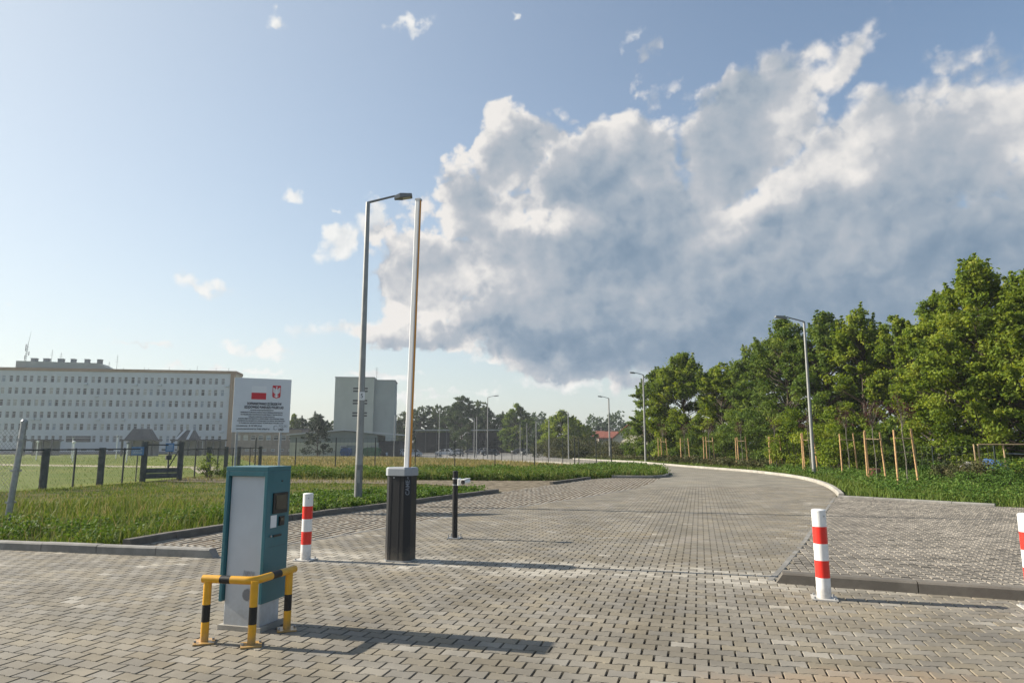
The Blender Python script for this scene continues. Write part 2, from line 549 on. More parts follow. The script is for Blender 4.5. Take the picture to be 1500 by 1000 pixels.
def paving_mat(name, col, pattern=False, rnd=0.12):
    """concrete paver: fine grain, worn tones, pale lime bloom and sand in places; optional far joint pattern"""
    m = bpy.data.materials.new(name)
    m.use_nodes = True
    T = NT(m.node_tree)
    b = m.node_tree.nodes['Principled BSDF']
    b.inputs['Roughness'].default_value = 0.8
    b.inputs['Specular IOR Level'].default_value = 0.35
    geo = T.n('ShaderNodeNewGeometry')
    pos = geo.outputs['Position']
    c0 = T.mix(T.ss(T.noise(pos, 1.1, 5, 0.6), 0.35, 0.68), tuple(x * 0.70 for x in col), tuple(x * 1.08 for x in col))
    c0 = T.mix(T.ss(T.noise(pos, 0.45, 3, 0.5), 0.5, 0.75, 0, 0.5), c0, (col[0] * 1.05, col[1] * 0.97, col[2] * 0.83))
    # grain
    c0 = T.mix(T.ss(T.noise(pos, 140, 3, 0.7), 0.3, 0.75, 0, 0.4), c0, tuple(x * 0.6 for x in col))
    if not pattern:
        r = T.m('FRACT', T.m('ADD', T.n('ShaderNodeObjectInfo').outputs['Random'], geo.outputs['Random Per Island']))
        # a few blocks carry a pale lime bloom, more of them across the mouth of the drive
        sp = T.n('ShaderNodeSeparateXYZ', {0: pos})
        along = T.m('ADD', T.m('MULTIPLY', sp.outputs[0], -math.sin(PAV_A)), T.m('MULTIPLY', sp.outputs[1], math.cos(PAV_A)))
        nz = T.noise(pos, 0.9, 4, 0.6)
        band = T.m('SUBTRACT', 1.0, T.m('ABSOLUTE', T.m('DIVIDE', T.m('SUBTRACT', along, 8.85), 0.85)))
        bandm = T.ss(T.m('ADD', band, T.m('MULTIPLY', T.m('SUBTRACT', nz, 0.5), 1.6)), 0.15, 0.7)
        bloom = T.m('ADD', T.m('MULTIPLY', bandm, T.ss(r, 0.15, 0.8, 0.15, 0.55)), T.ss(T.m('ADD', r, T.m('MULTIPLY', nz, 0.5)), 1.20, 1.34, 0.0, 0.55), clamp=True)
        h = T.n('ShaderNodeHueSaturation', {'Hue': 0.5, 'Saturation': T.m('MULTIPLY_ADD', T.m('FRACT', T.m('MULTIPLY', r, 7.3)), 0.5, 0.75),
                                            'Value': T.m('MULTIPLY_ADD', r, 2 * rnd, 1 - rnd), 'Fac': 1.0, 'Color': c0})
        c0 = T.mix(bloom, h.outputs[0], (0.46, 0.43, 0.37))
        dr = T.vm('LENGTH', T.n('ShaderNodeMapping', {'Vector': pos, 'Location': (2.3, 4.85, 0), 'Scale': (1.7, 0.40, 1)}, vector_type='TEXTURE').outputs[0])
        sand = T.ss(T.m('ADD', T.m('SUBTRACT', 1.0, dr), T.m('MULTIPLY', T.m('SUBTRACT', T.noise(pos, 3.2, 5, 0.65), 0.5), 1.6)), 0.1, 0.9, 0.0, 0.55)
        c0 = T.mix(sand, c0, (0.27, 0.19, 0.12))
        st = T.ss(T.noise(pos, 0.8, 6, 0.7), 0.60, 0.76, 0.0, 0.42)
        c0 = T.mix(st, c0, (0.10, 0.092, 0.08))
    else:
        sp = T.n('ShaderNodeSeparateXYZ', {0: pos})
        a = T.m('ADD', T.m('MULTIPLY', sp.outputs[0], E1[0]), T.m('MULTIPLY', sp.outputs[1], E1[1]))
        d = T.m('ADD', T.m('MULTIPLY', sp.outputs[0], E2[0]), T.m('MULTIPLY', sp.outputs[1], E2[1]))
        br = T.n('ShaderNodeTexBrick', {'Vector': T.n('ShaderNodeCombineXYZ', {0: a, 1: d, 2: 0}).outputs[0], 'Scale': 1.0,
                                        'Mortar Size': 0.007, 'Brick Width': 0.2, 'Row Height': 0.14,
                                        'Color1': (1, 1, 1, 1), 'Color2': (0.86, 0.86, 0.86, 1), 'Mortar': (0.42, 0.40, 0.38, 1)})
        mm = T.n('ShaderNodeMix', {0: 1.0}, data_type='RGBA', blend_type='MULTIPLY')
        m.node_tree.links.new(c0, mm.inputs[6])
        m.node_tree.links.new(br.outputs[0], mm.inputs[7])
        c0 = mm.outputs[2]
    m.node_tree.links.new(c0, b.inputs['Base Color'])
    bn = T.n('ShaderNodeBump', {'Strength': 0.35, 'Distance': 0.004, 'Height': T.noise(pos, 220, 4, 0.6)})
    m.node_tree.links.new(bn.outputs[0], b.inputs['Normal'])
    return m


PAVC = (0.225, 0.201, 0.160)
M = {}
M['paver'] = paving_mat('paver_concrete', PAVC)
M['road_far'] = paving_mat('road_far', (0.268, 0.246, 0.200), pattern=True)
M['joint'] = mat('joint_sand', (0.075, 0.064, 0.052), 0.95, 0.4, 30, 0.6, 150, coords='World')
M['bay_block'] = mat('bay_block', (0.245, 0.22, 0.185), 0.85, 0.35, 1.2, 0.4, 120, rnd=0.14, island=True, coords='World')
M['bay_strip'] = mat('bay_strip', (0.33, 0.30, 0.25), 0.85, 0.3, 1.5, 0.4, 120, rnd=0.12, island=True, coords='World')
M['bay_soil'] = mat('bay_soil', (0.16, 0.125, 0.09), 0.95, 0.45, 6, 0.8, 90, coords='World', spec=0.03)
M['kerb'] = mat('kerb_concrete', (0.25, 0.24, 0.22), 0.85, 0.3, 3, 0.35, 110, rnd=0.08, coords='World')
M['kerb_shaded'] = mat('kerb_shaded', (0.15, 0.135, 0.115), 0.9, 0.3, 3, 0.35, 110, rnd=0.08, coords='World')  # darker kerb concrete: shade on the kerb faces is put into the colour
M['kerb_pale'] = mat('kerb_pale', (0.34, 0.32, 0.28), 0.85, 0.2, 3, 0.3, 110, rnd=0.08, coords='World')
M['gravel'] = mat('gravel', (0.235, 0.20, 0.15), 0.95, 0.55, 3, 1.0, 70, coords='World', spec=0.03)
M['asphalt'] = mat('parking_surface', (0.215, 0.205, 0.185), 0.9, 0.25, 0.4, 0.3, 40, coords='World')
M['path'] = mat('path_surface', (0.36, 0.32, 0.25), 0.9, 0.2, 0.5, 0.2, 30, coords='World', spec=0.03)
M['meadow'] = mat('dry_meadow', (0.175, 0.16, 0.062), 0.95, 0.0, 0.35, 0.6, 20, col2=(0.115, 0.115, 0.042), coords='World', spec=0.03)
M['lawn'] = mat('lawn_ground', (0.155, 0.165, 0.05), 0.95, 0.0, 0.12, 0.6, 20, col2=(0.10, 0.135, 0.035), coords='World', spec=0.03)
M['verge'] = mat('verge_soil', (0.115, 0.105, 0.045), 0.95, 0.0, 0.7, 0.7, 25, col2=(0.055, 0.075, 0.02), coords='World', spec=0.03)
M['white'] = mat('white_paint', (0.78, 0.77, 0.75), 0.4, 0.1, 6, coat=0.2)
M['red'] = mat('red_band', (0.72, 0.03, 0.02), 0.4, 0.08, 9, coat=0.2)
M['steel'] = mat('galvanised', (0.36, 0.37, 0.38), 0.45, 0.25, 14, 0.1, 60, metal=0.6)
M['lamp'] = mat('lamp_pole_paint', (0.30, 0.30, 0.29), 0.5, 0.15, 3, metal=0.3)
M['lamp_foot'] = mat('lamp_pole_foot', (0.20, 0.20, 0.20), 0.55, 0.2, 6, metal=0.3)
M['lamp_head'] = mat('lamp_head', (0.17, 0.18, 0.19), 0.5)
M['lens'] = mat('lamp_lens', (0.5, 0.5, 0.48), 0.2)
M['teal'] = mat('teal_paint', (0.030, 0.140, 0.172), 0.42, 0.14, 3, 0.05, 240, coat=0.15)
M['panel'] = mat('grey_panel', (0.50, 0.54, 0.58), 0.5, 0.08, 2.5, 0.05, 200)
M['black'] = mat('black_plastic', (0.018, 0.018, 0.02), 0.4, 0.2, 12)
M['screen'] = mat('screen_glass', (0.07, 0.065, 0.05), 0.12, 0.3, 5)
M['sticker'] = mat('white_sticker', (0.72, 0.72, 0.72), 0.5)
M['hole'] = mat('grille_holes', (0.05, 0.05, 0.055), 0.7)
M['mark'] = mat('grey_mark', (0.36, 0.38, 0.41), 0.5)
M['yellow'] = mat('yellow_paint', (0.72, 0.36, 0.015), 0.4, 0.12, 7, coat=0.25)
M['blackpaint'] = mat('black_paint', (0.012, 0.012, 0.013), 0.45)
M['cabinet'] = mat('cabinet_anthracite', (0.0105, 0.0115, 0.0145), 0.5, 0.15, 5, 0.08, 260)
M['capgrey'] = mat('cap_grey', (0.42, 0.44, 0.46), 0.5, 0.08, 6)
M['barriercap'] = mat('barrier_cap', (0.29, 0.31, 0.335), 0.5, 0.08, 6)
M['logo'] = mat('logo_grey', (0.20, 0.22, 0.26), 0.5)
M['boom'] = mat('boom_white', (0.72, 0.72, 0.71), 0.35, 0.06, 3)
M['boomedge'] = mat('boom_orange_edge', (0.62, 0.27, 0.05), 0.5)
M['signwhite'] = mat('sign_sheet', (0.66, 0.67, 0.69), 0.45, 0.05, 2)
M['signred'] = mat('sign_red', (0.55, 0.035, 0.045), 0.5)
M['ink'] = mat('sign_ink', (0.05, 0.05, 0.06), 0.6)
M['inkgrey'] = mat('sign_ink_grey', (0.25, 0.26, 0.28), 0.6)
M['fence'] = mat('fence_anthracite', (0.055, 0.06, 0.06), 0.55, 0.2, 8)
M['wire'] = mat('fence_wire', (0.035, 0.04, 0.04), 0.5)
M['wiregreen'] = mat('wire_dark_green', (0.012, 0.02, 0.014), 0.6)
M['fencegrey'] = mat('fence_post_grey', (0.10, 0.105, 0.105), 0.7, 0.35, 5)
M['wood'] = mat('stake_wood', (0.56, 0.34, 0.16), 0.75, 0.35, 12, 0.3, 60)
M['woodtie'] = mat('stake_rail', (0.42, 0.30, 0.17), 0.8, 0.3, 12)
M['bark'] = mat('bark', (0.085, 0.065, 0.045), 0.9, 0.5, 9, 0.8, 30)
M['barkgrey'] = mat('bark_grey', (0.19, 0.17, 0.14), 0.9, 0.4, 12, 0.5, 40)
M['hosp'] = mat('hospital_render', (0.52, 0.54, 0.57), 0.85, 0.08, 0.15)
M['hospend'] = mat('hospital_end_render', (0.52, 0.45, 0.34), 0.85, 0.08, 0.2)
M['ochre'] = mat('ochre_trim', (0.33, 0.225, 0.145), 0.8, 0.1, 0.5)
M['plinth'] = mat('plinth', (0.24, 0.245, 0.25), 0.9, 0.2, 0.5)
M['glass'] = mat('window_glass', (0.14, 0.15, 0.17), 0.15)
_g = NT(M['glass'].node_tree)
_r = _g.n('ShaderNodeValToRGB', {0: _g.n('ShaderNodeObjectInfo').outputs['Random']})
_r.color_ramp.interpolation = 'CONSTANT'
for _i, (_p, _c) in enumerate(((0.0, (0.045, 0.05, 0.058)), (0.24, (0.13, 0.135, 0.15)), (0.6, (0.22, 0.22, 0.23)), (0.82, (0.36, 0.35, 0.33)), (0.93, (0.24, 0.28, 0.34)))):
    _e = _r.color_ramp.elements[_i] if _i < 2 else _r.color_ramp.elements.new(_p)
    _e.position = _p
    _e.color = _c + (1,)
M['glass'].node_tree.links.new(_r.outputs[0], M['glass'].node_tree.nodes['Principled BSDF'].inputs['Base Color'])
M['winframe'] = mat('window_frame', (0.62, 0.62, 0.62), 0.5)
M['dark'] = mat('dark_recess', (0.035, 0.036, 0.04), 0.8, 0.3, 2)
M['roofdark'] = mat('roof_dark', (0.10, 0.10, 0.105), 0.85, 0.25, 1.0)
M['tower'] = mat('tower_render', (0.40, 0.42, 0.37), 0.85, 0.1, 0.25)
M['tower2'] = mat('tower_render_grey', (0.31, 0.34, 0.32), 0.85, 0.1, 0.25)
M['shed'] = mat('shed_wall', (0.40, 0.41, 0.33), 0.85, 0.12, 0.4)
M['shedband'] = mat('shed_band', (0.20, 0.23, 0.22), 0.8, 0.1, 0.5)
M['brickwall'] = mat('annex_wall', (0.27, 0.23, 0.20), 0.9, 0.2, 0.8)
M['tile'] = mat('roof_tile', (0.24, 0.075, 0.045), 0.8, 0.25, 1.5, 0.5, 8)
M['housewall'] = mat('house_wall', (0.55, 0.50, 0.40), 0.85, 0.1, 0.6)
M['blue'] = mat('blue_board', (0.10, 0.22, 0.42), 0.5, 0.15, 3)
M['skip_blue'] = mat('skip_blue', (0.025, 0.08, 0.22), 0.5, 0.2, 3)
M['skip_green'] = mat('skip_green', (0.02, 0.10, 0.045), 0.5, 0.2, 3)
M['tarp'] = mat('blue_tarp', (0.05, 0.12, 0.28), 0.5, 0.3, 4, 0.6, 12)
M['stone'] = mat('boulder', (0.30, 0.29, 0.28), 0.9, 0.3, 4, 0.8, 14)
M['tyre'] = mat('tyre', (0.02, 0.02, 0.02), 0.85)
M['rim'] = mat('wheel_rim', (0.4, 0.4, 0.42), 0.35, metal=0.7)
M['carglass'] = mat('car_glass', (0.02, 0.025, 0.03), 0.08)
M['headlight'] = mat('headlight', (0.7, 0.7, 0.7), 0.15)
M['taillight'] = mat('taillight', (0.35, 0.015, 0.015), 0.25)
M['number'] = mat('number_plate', (0.65, 0.65, 0.62), 0.5)
M['pot'] = mat('barrel_rust', (0.17, 0.07, 0.04), 0.8, 0.3, 5)



def grime(m, top, amount, col=(0.20, 0.17, 0.13)):
    """splash dirt that fades out above the foot of the thing, and a few scuffs"""
    T = NT(m.node_tree)
    b = m.node_tree.nodes['Principled BSDF']
    tc = T.n('ShaderNodeTexCoord').outputs['Object']
    z = T.n('ShaderNodeSeparateXYZ', {0: tc}).outputs[2]
    nz = T.noise(tc, 13.0, 6, 0.68)
    f = T.m('MULTIPLY', T.ss(T.m('ADD', z, T.m('MULTIPLY', T.m('SUBTRACT', nz, 0.5), top * 1.6)), 0.0, top, 1.0, 0.0), amount)
    f = T.m('ADD', f, T.ss(T.noise(tc, 38.0, 4, 0.7), 0.66, 0.75, 0.0, 0.35 * amount), clamp=True)
    src = b.inputs['Base Color']
    base = src.links[0].from_socket if src.links else tuple(src.default_value)[:3]
    m.node_tree.links.new(T.mix(f, base, col), src)


grime(M['white'], 0.16, 0.55)
grime(M['red'], 0.05, 0.4)
grime(M['yellow'], 0.14, 0.6)
grime(M['panel'], 0.30, 0.42)
grime(M['teal'], 0.30, 0.25)
grime(M['cabinet'], 0.22, 0.30)
L = {}
L['maple'] = leaf_mat('leaf_maple', [(0.07, 0.115, 0.016), (0.135, 0.195, 0.025), (0.20, 0.255, 0.034), (0.28, 0.31, 0.055)], 0.47)
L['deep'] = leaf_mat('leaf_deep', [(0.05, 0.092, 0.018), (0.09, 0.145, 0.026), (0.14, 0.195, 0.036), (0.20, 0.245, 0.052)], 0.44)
L['far'] = leaf_mat('leaf_far', [(0.03, 0.052, 0.022), (0.045, 0.075, 0.028), (0.065, 0.10, 0.035), (0.085, 0.115, 0.04)], 0.25)
L['poplar'] = leaf_mat('leaf_poplar', [(0.055, 0.08, 0.03), (0.075, 0.11, 0.04), (0.10, 0.13, 0.045), (0.12, 0.14, 0.05)], 0.25)
L['pine'] = leaf_mat('leaf_conifer', [(0.018, 0.032, 0.018), (0.028, 0.045, 0.024), (0.04, 0.06, 0.03)], 0.1)
L['plum'] = leaf_mat('leaf_plum', [(0.035, 0.012, 0.014), (0.06, 0.02, 0.02), (0.085, 0.03, 0.028)], 0.25)
L['weed'] = leaf_mat('leaf_weed', [(0.04, 0.085, 0.015), (0.07, 0.13, 0.022), (0.10, 0.17, 0.03), (0.15, 0.20, 0.05)], 0.3)
L['grass'] = leaf_mat('grass_blade', [(0.06, 0.10, 0.018), (0.105, 0.155, 0.028), (0.165, 0.195, 0.045), (0.26, 0.225, 0.10)], 0.3)
L['dry'] = leaf_mat('grass_dry', [(0.10, 0.13, 0.035), (0.18, 0.175, 0.06), (0.28, 0.225, 0.10), (0.33, 0.26, 0.13)], 0.3)
L['brush'] = leaf_mat('leaf_brush', [(0.04, 0.05, 0.018), (0.065, 0.075, 0.025), (0.09, 0.085, 0.035), (0.12, 0.10, 0.05)], 0.2)

# ------------------------------------------------------------------ ground, roads
gm = MB()
ys = [-60, 20, 60, 140, 600, 2500]
xs = [-2500, -300, -60, 60, 300, 2500]
gv = [(x, y, zg(y) - 0.035) for y in ys for x in xs]
gf = [(j * 6 + i, j * 6 + i + 1, (j + 1) * 6 + i + 1, (j + 1) * 6 + i) for j in range(5) for i in range(5)]
gm.add(gv, gf)
tag(gm.build('ground', M['verge']), kind='structure')

SEAM = [(-4.3, 9.95), (-3.39, 11.71), (-2.5, 13.29), (-0.83, 16.62), (0.27, 17.9), (1.82, 20.3), (4.3, 24.6), (6.0, 29.0), (7.4, 33.5)]
RSEAM = [(3.1, 8.25), (3.54, 9.0), (5.03, 11.71), (7.3, 15.98), (9.8, 20.8)]
RKERB = [(9.9, 20.75), (10.66, 22.53), (12.0, 26.1), (13.25, 30.5), (13.8, 34.6), (13.75, 39.4), (13.0, 43.5), (12.1, 48.5), (11.3, 56.0),
         (10.2, 66.0), (9.2, 76.0), (8.0, 90.0)]
LEFTFAR = [(8.75, 38.3), (8.9, 42.0), (8.2, 46.0), (7.0, 50.0), (5.0, 55.5), (2.4, 62.5), (-0.2, 69.0), (-6.0, 85.0), (-8.0, 90.0)]
PAVE = [(-14, 12.3), (-7.83, 10.65)] + SEAM + [(12.95, 29.5), (12.0, 26.1), (10.66, 22.53)] + RSEAM[::-1] + \
       [(5.3, 7.32), (8.3, 6.1), (14, 3.9), (14, 1.2), (-14, 1.2)]
GEO_END = 26.0
# bedding under the laid pavers
paving = sheet('road_paving', [(-14, 12.2), (-7.83, 10.7)] + SEAM[:7] + [(6.0, 27.0), (12.3, 27.0), (12.0, 26.1), (10.66, 22.53)] + RSEAM[::-1] +
               [(5.3, 7.32), (8.3, 6.1), (14, 3.9), (14, -12), (-14, -12)], -0.021, M['joint'])
# the drive beyond, too far off to tell its pavers apart
sheet('road', [(4.6, 25.2), (6.0, 29.0), (7.4, 33.5), (8.4, 36.0)] + LEFTFAR + [(8.0, 90.0)] + RKERB[:1:-1][:-0 or None], -0.0015, M['road_far'])
sheet('parking_lot', [(-8.3, 89.0), (8.2, 89.0), (7.0, 110), (10.0, 150), (10, 245), (-48, 245), (-48, 150), (-24, 129), (-16, 112)], 0.004, M['asphalt'])
sheet('dry_meadow', [(-60, 46), (-16, 45), (-15, 36.8), (-4, 37.0), (2, 38.8), (6.2, 44.8), (4, 53), (-1.5, 66), (-7, 84), (-10, 90), (-17, 112), (-25, 129), (-50, 150), (-48, 250), (-170, 250), (-170, 46)], -0.022, M['meadow'])
sheet('lawn', [(-16.4, 45.2), (-15.8, 31.5), (-16.6, 24.4), (-30, 10), (-120, 40), (-170, 170), (-60, 175), (-36, 90)], -0.018, M['lawn'])
sheet('footpath', [(-110, 118), (-40, 121), (-40, 124), (-110, 121)], -0.010, M['path'])
sheet('entrance_path', [(-60, 58), (-22, 46.5), (-17.5, 38.0), (-17.0, 40.0), (-21, 48.5), (-60, 61.5)], -0.012, M['path'])
sheet('gravel_path', [(-0.2, 23.0), (1.8, 27.5), (3.2, 30.6), (0.5, 30.3), (-4, 30.8), (-9, 31.4), (-15.6, 32.6), (-15.7, 29.6), (-9, 28.6), (-4, 28.2), (-1.8, 26.2)], -0.016, M['gravel'])


def behaton(z=0.0):
    """double-T paver outline, chamfered round the top"""
    a, b = 0.0938, 0.0758
    w2 = 0.0612
    out = [(-a, -b), (-0.060, -b), (-0.038, -w2), (0.038, -w2), (0.060, -b), (a, -b),
           (a, b), (0.060, b), (0.038, w2), (-0.038, w2), (-0.060, b), (-a, b)]
    c = 0.0036
    inn = [(-a + c, -b + c), (-0.062, -b + c), (-0.040, -w2 + c), (0.040, -w2 + c), (0.062, -b + c), (a - c, -b + c),
           (a - c, b - c), (0.062, b - c), (0.040, w2 - c), (-0.040, w2 - c), (-0.062, b - c), (-a + c, b - c)]
    return [(x, y, 0.0) for x, y in inn], [(x, y, -0.020) for x, y in out]


bi, bo = behaton()
BV = np.array(bi + bo, dtype=np.float64)
BF = [tuple(range(12))] + [(i, 12 + i, 12 + (i + 1) % 12, (i + 1) % 12) for i in range(12)]
# top split into quads so that packed arrays stay uniform
TOPQ = [(0, 1, 10, 11), (1, 2, 9, 10), (2, 3, 8, 9), (3, 4, 7, 8), (4, 5, 6, 7)]
BQ = np.array(TOPQ + [((i + 1) % 12, i, 12 + i, 12 + (i + 1) % 12) for i in range(12)], dtype=np.int32)


def frame_np(a, d):
    return a * E1[0] + d * E2[0], a * E1[1] + d * E2[1]


def pieces(name, V0, Q0, cx, cy, m, parent, n_single, ang=PAV_A, zj=0.0007, tilt=0.0028, seed=1, stuff=None):
    """lay alike pieces at the given centres: the nearest in view each its own object, the rest one mesh"""
    rng = np.random.default_rng(seed)
    dist = np.hypot(cx, cy)
    inview = (np.abs(cx) < 0.79 * cy) & (cy > 3.95)
    order = np.argsort(np.where(inview, dist, 1e6 + dist))
    single = order[:n_single]
    rest = order[n_single:]
    me = bpy.data.meshes.new(name)
    me.from_pydata([tuple(v) for v in V0], [], [tuple(int(i) for i in q) for q in Q0])
    me.materials.append(m)
    for k in single:
        o = bpy.data.objects.new(name, me)
        COL.objects.link(o)
        o.parent = parent
        o.location = (cx[k], cy[k], zj * float(rng.normal()))
        o.rotation_euler = (tilt * float(rng.normal()), tilt * float(rng.normal()), ang + 0.008 * float(rng.normal()))
    if len(rest) == 0:
        return
    n = len(rest)
    ca = np.cos(ang + 0.008 * rng.normal(size=n))[:, None]
    sa = np.sin(ang + 0.008 * rng.normal(size=n))[:, None]
    X = V0[None, :, 0] * ca - V0[None, :, 1] * sa + cx[rest][:, None]
    Y = V0[None, :, 0] * sa + V0[None, :, 1] * ca + cy[rest][:, None]
    Z = V0[None, :, 2] + (zj * rng.normal(size=n))[:, None] + V0[None, :, 0] * (tilt * rng.normal(size=n))[:, None] + \
        V0[None, :, 1] * (tilt * rng.normal(size=n))[:, None]
    V = np.stack([X, Y, Z], -1).reshape(-1, 3)
    Fq = (Q0[None] + (np.arange(n) * len(V0))[:, None, None]).reshape(-1, 4)
    o = np_mesh(stuff or (name + '_field'), V, 4, None, m, parent, Fq)
    o['kind'] = 'stuff'


na = np.arange(-110, 110)
nd = np.arange(8, 230)
A, D = np.meshgrid(na * 0.2, nd * 0.14)
A = A + (nd % 2)[:, None] * 0.1
cx, cy = frame_np(A, D)
cx, cy = cx.ravel(), cy.ravel()
MACH_C = (-2.29, 6.27)
keep = in_poly(cx, cy, PAVE) & (cy > 2.6) & (cy < GEO_END) & (np.abs(cx) < 3.5 + cy * 0.95)
keep &= ~((np.abs((cx + 2.33) * E1[0] + (cy - 6.25) * E1[1]) < 0.26) & (np.abs((cx + 2.33) * E2[0] + (cy - 6.25) * E2[1]) < 0.20))
pieces('paver', BV, BQ, cx[keep], cy[keep], M['paver'], paving, 300, seed=3)

# openwork parking bays either side of the drive
LBAY = [(-6.2, 10.5)] + [(-5.97, 11.31), (-5.33, 12.98), (-4.5, 15.1), (-3.27, 17.32), (-1.99, 19.93), (-0.43, 22.85), (1.7, 27.5), (3.68, 31.7), (4.77, 32.7), (7.0, 32.3)] + SEAM[:7][::-1] + [(-4.35, 10.0)]
RBAY = [(3.15, 8.3)] + RSEAM[1:] + [(9.86, 20.7), (12.6, 17.85), (13.6, 16.9), (22, 9), (22, 1.5), (8.3, 6.2), (5.3, 7.4)]
LB = LBAY[:11] + [(7.4, 33.5), (6.0, 29.0)] + LBAY[11:]
bayL = sheet('parking_bay', LB, -0.007, M['bay_soil'])
bayR = sheet('parking_bay', RBAY, -0.020, M['joint'])


def dome_block(hx, hy, c, h):
    top = [(-hx + c, -hy + c, 0), (hx - c, -hy + c, 0), (hx - c, hy - c, 0), (-hx + c, hy - c, 0)]
    low = [(-hx, -hy, -h), (hx, -hy, -h), (hx, hy, -h), (-hx, hy, -h)]
    q = [(0, 1, 2, 3)] + [((i + 1) % 4, i, 4 + i, 4 + (i + 1) % 4) for i in range(4)]
    return np.array(top + low, dtype=np.float64), np.array(q, dtype=np.int32)


V1, Q1 = dome_block(0.051, 0.055, 0.007, 0.024)
A, D = np.meshgrid(np.arange(-20, 200) * 0.112, np.arange(55, 200) * 0.138)
A = A + 0.004 * np.sin(D * 3)
cx, cy = frame_np(A, D)
cx, cy = cx.ravel(), cy.ravel()
keep = in_poly(cx, cy, RBAY) & (cx < 17.5) & (np.hypot(cx, cy) < 26)
pieces('grid_block', V1, Q1, cx[keep], cy[keep], M['bay_block'], bayR, 300, zj=0.003, tilt=0.014, seed=5)

V2, Q2 = dome_block(0.036, 0.285, 0.010, 0.020)
A, D = np.meshgrid(np.arange(-110, 40) * 0.15, np.arange(13, 62) * 0.6)
D = D + 0.03 * np.sin(A * 9)
cx, cy = frame_np(A, D)
cx, cy = cx.ravel(), cy.ravel()
keep = in_poly(cx, cy, LB) & (cy < 33)
pieces('grid_strip', V2, Q2, cx[keep], cy[keep], M['bay_strip'], bayL, 300, zj=0.002, tilt=0.006, seed=6)
V3, Q3 = dome_block(0.040, 0.030, 0.008, 0.016)
cx3, cy3 = frame_np(A + 0.075, D + 0.3)
cx3, cy3 = cx3.ravel(), cy3.ravel()
k3 = in_poly(cx3, cy3, LB) & (cy3 < 33) & (np.random.default_rng(2).random(len(cx3)) < 0.8)
pieces('grid_rib', V3, Q3, cx3[k3], cy3[k3], M['bay_strip'], bayL, 0, zj=0.002, seed=7)


def resample(line, step):
    pts = [Vector((x, y, 0)) for x, y in line]
    out, acc = [pts[0]], 0.0
    for a, b in zip(pts, pts[1:]):
        d = (b - a).length
        s = step - acc
        while s <= d + 1e-6:
            out.append(a.lerp(b, s / d))
            s += step
        acc = (acc + d) % step
    if (out[-1] - pts[-1]).length > 0.15:
        out.append(pts[-1])
    return out


def chaikin(line, n=2):
    for _ in range(n):
        o = [line[0]]
        for a, b in zip(line, line[1:]):
            o += [(a[0] * 0.75 + b[0] * 0.25, a[1] * 0.75 + b[1] * 0.25), (a[0] * 0.25 + b[0] * 0.75, a[1] * 0.25 + b[1] * 0.75)]
        line = o + [line[-1]]
    return line


def kerb(line, m, side=1, w=0.15, h=0.12, step=1.0, ramp=(False, False), top_ch=0.02):
    """a row of kerb stones; side=+1 lays them to the left of the line's direction"""
    root = bpy.data.objects.new('kerb', None)
    COL.objects.link(root)
    root['kind'] = 'structure'
    pts = resample(line, step)
    nrm = []
    for i, p in enumerate(pts):
        d = (pts[min(i + 1, len(pts) - 1)] - pts[max(i - 1, 0)]).normalized()
        nrm.append(Vector((-d.y, d.x, 0)) * side)
    n = len(pts) - 1
    for i in range(n):
        a, b = pts[i], pts[i + 1]
        d = (b - a)
        u = d.normalized()
        g = 0.005
        a2, b2 = a + u * g, b - u * g
        za, zb = zg(a.y), zg(b.y)
        jit = random.uniform(-0.004, 0.004)
        prof = [(0.0, -0.08), (0.0, h - top_ch), (top_ch, h), (w - 0.006, h), (w, h - 0.006), (w, -0.08)]
        vs = []
        for (q, nn, zz, end, sg) in ((a2, nrm[i], za, ramp[0] and i == 0, 1), (b2, nrm[i + 1], zb, ramp[1] and i == n - 1, -1)):
            for (o, z) in prof:
                pp = q + nn * o
                if end and z > 0:
                    pp = pp + u * (sg * 0.13)
                vs.append((pp.x, pp.y, zz + z + jit))
        k = len(prof)
        fs = [tuple(range(k)), tuple(range(2 * k - 1, k - 1, -1))] + [(j, k + j, k + (j + 1) % k, (j + 1) % k) for j in range(k)]
        mb = MB().add(vs, fs)
        mb.build('kerb_stone', m, root)
    return root


kerb([(-4.18, 9.83), (-5.16, 10.03), (-6.2, 10.24), (-7.17, 10.47), (-7.83, 10.6), (-14, 12.1)], M['kerb'], side=-1, h=0.125, ramp=(True, False))
kerb([(3.02, 8.15), (3.98, 7.74), (4.96, 7.37), (5.3, 7.25), (8.3, 6.03), (12, 4.6)], M['kerb_shaded'], side=1, h=0.125, step=1.5, ramp=(True, False))
kerb([(-6.02, 10.9), (-5.97, 11.31), (-5.33, 12.98), (-4.5, 15.1), (-3.27, 17.32), (-1.99, 19.93), (-0.43, 22.85)], M['kerb_shaded'], side=1, h=0.11)
kerb([(1.65, 27.44), (3.68, 31.71)], M['kerb_shaded'], side=1, h=0.10)
kerb(chaikin([(4.77, 32.66), (7.1, 32.3), (8.0, 34.4), (8.75, 38.3)], 2), M['kerb'], side=1, h=0.11)
kerb(LEFTFAR, M['kerb_pale'], side=1, h=0.08, step=2.0)
kerb(chaikin(RKERB, 2), M['kerb_pale'], side=-1, h=0.12, step=1.0)
kerb(RSEAM[:-1] + [(9.75, 20.6)], M['kerb'], side=1, h=0.003, w=0.09, step=1.0)
kerb(SEAM[:7], M['kerb'], side=-1, h=0.003, w=0.09, step=1.0)
kerb([(9.86, 20.75), (10.86, 19.75), (11.72, 18.7), (12.58, 17.88)], M['kerb'], side=1, h=0.06)

# ------------------------------------------------------------------ foliage generators


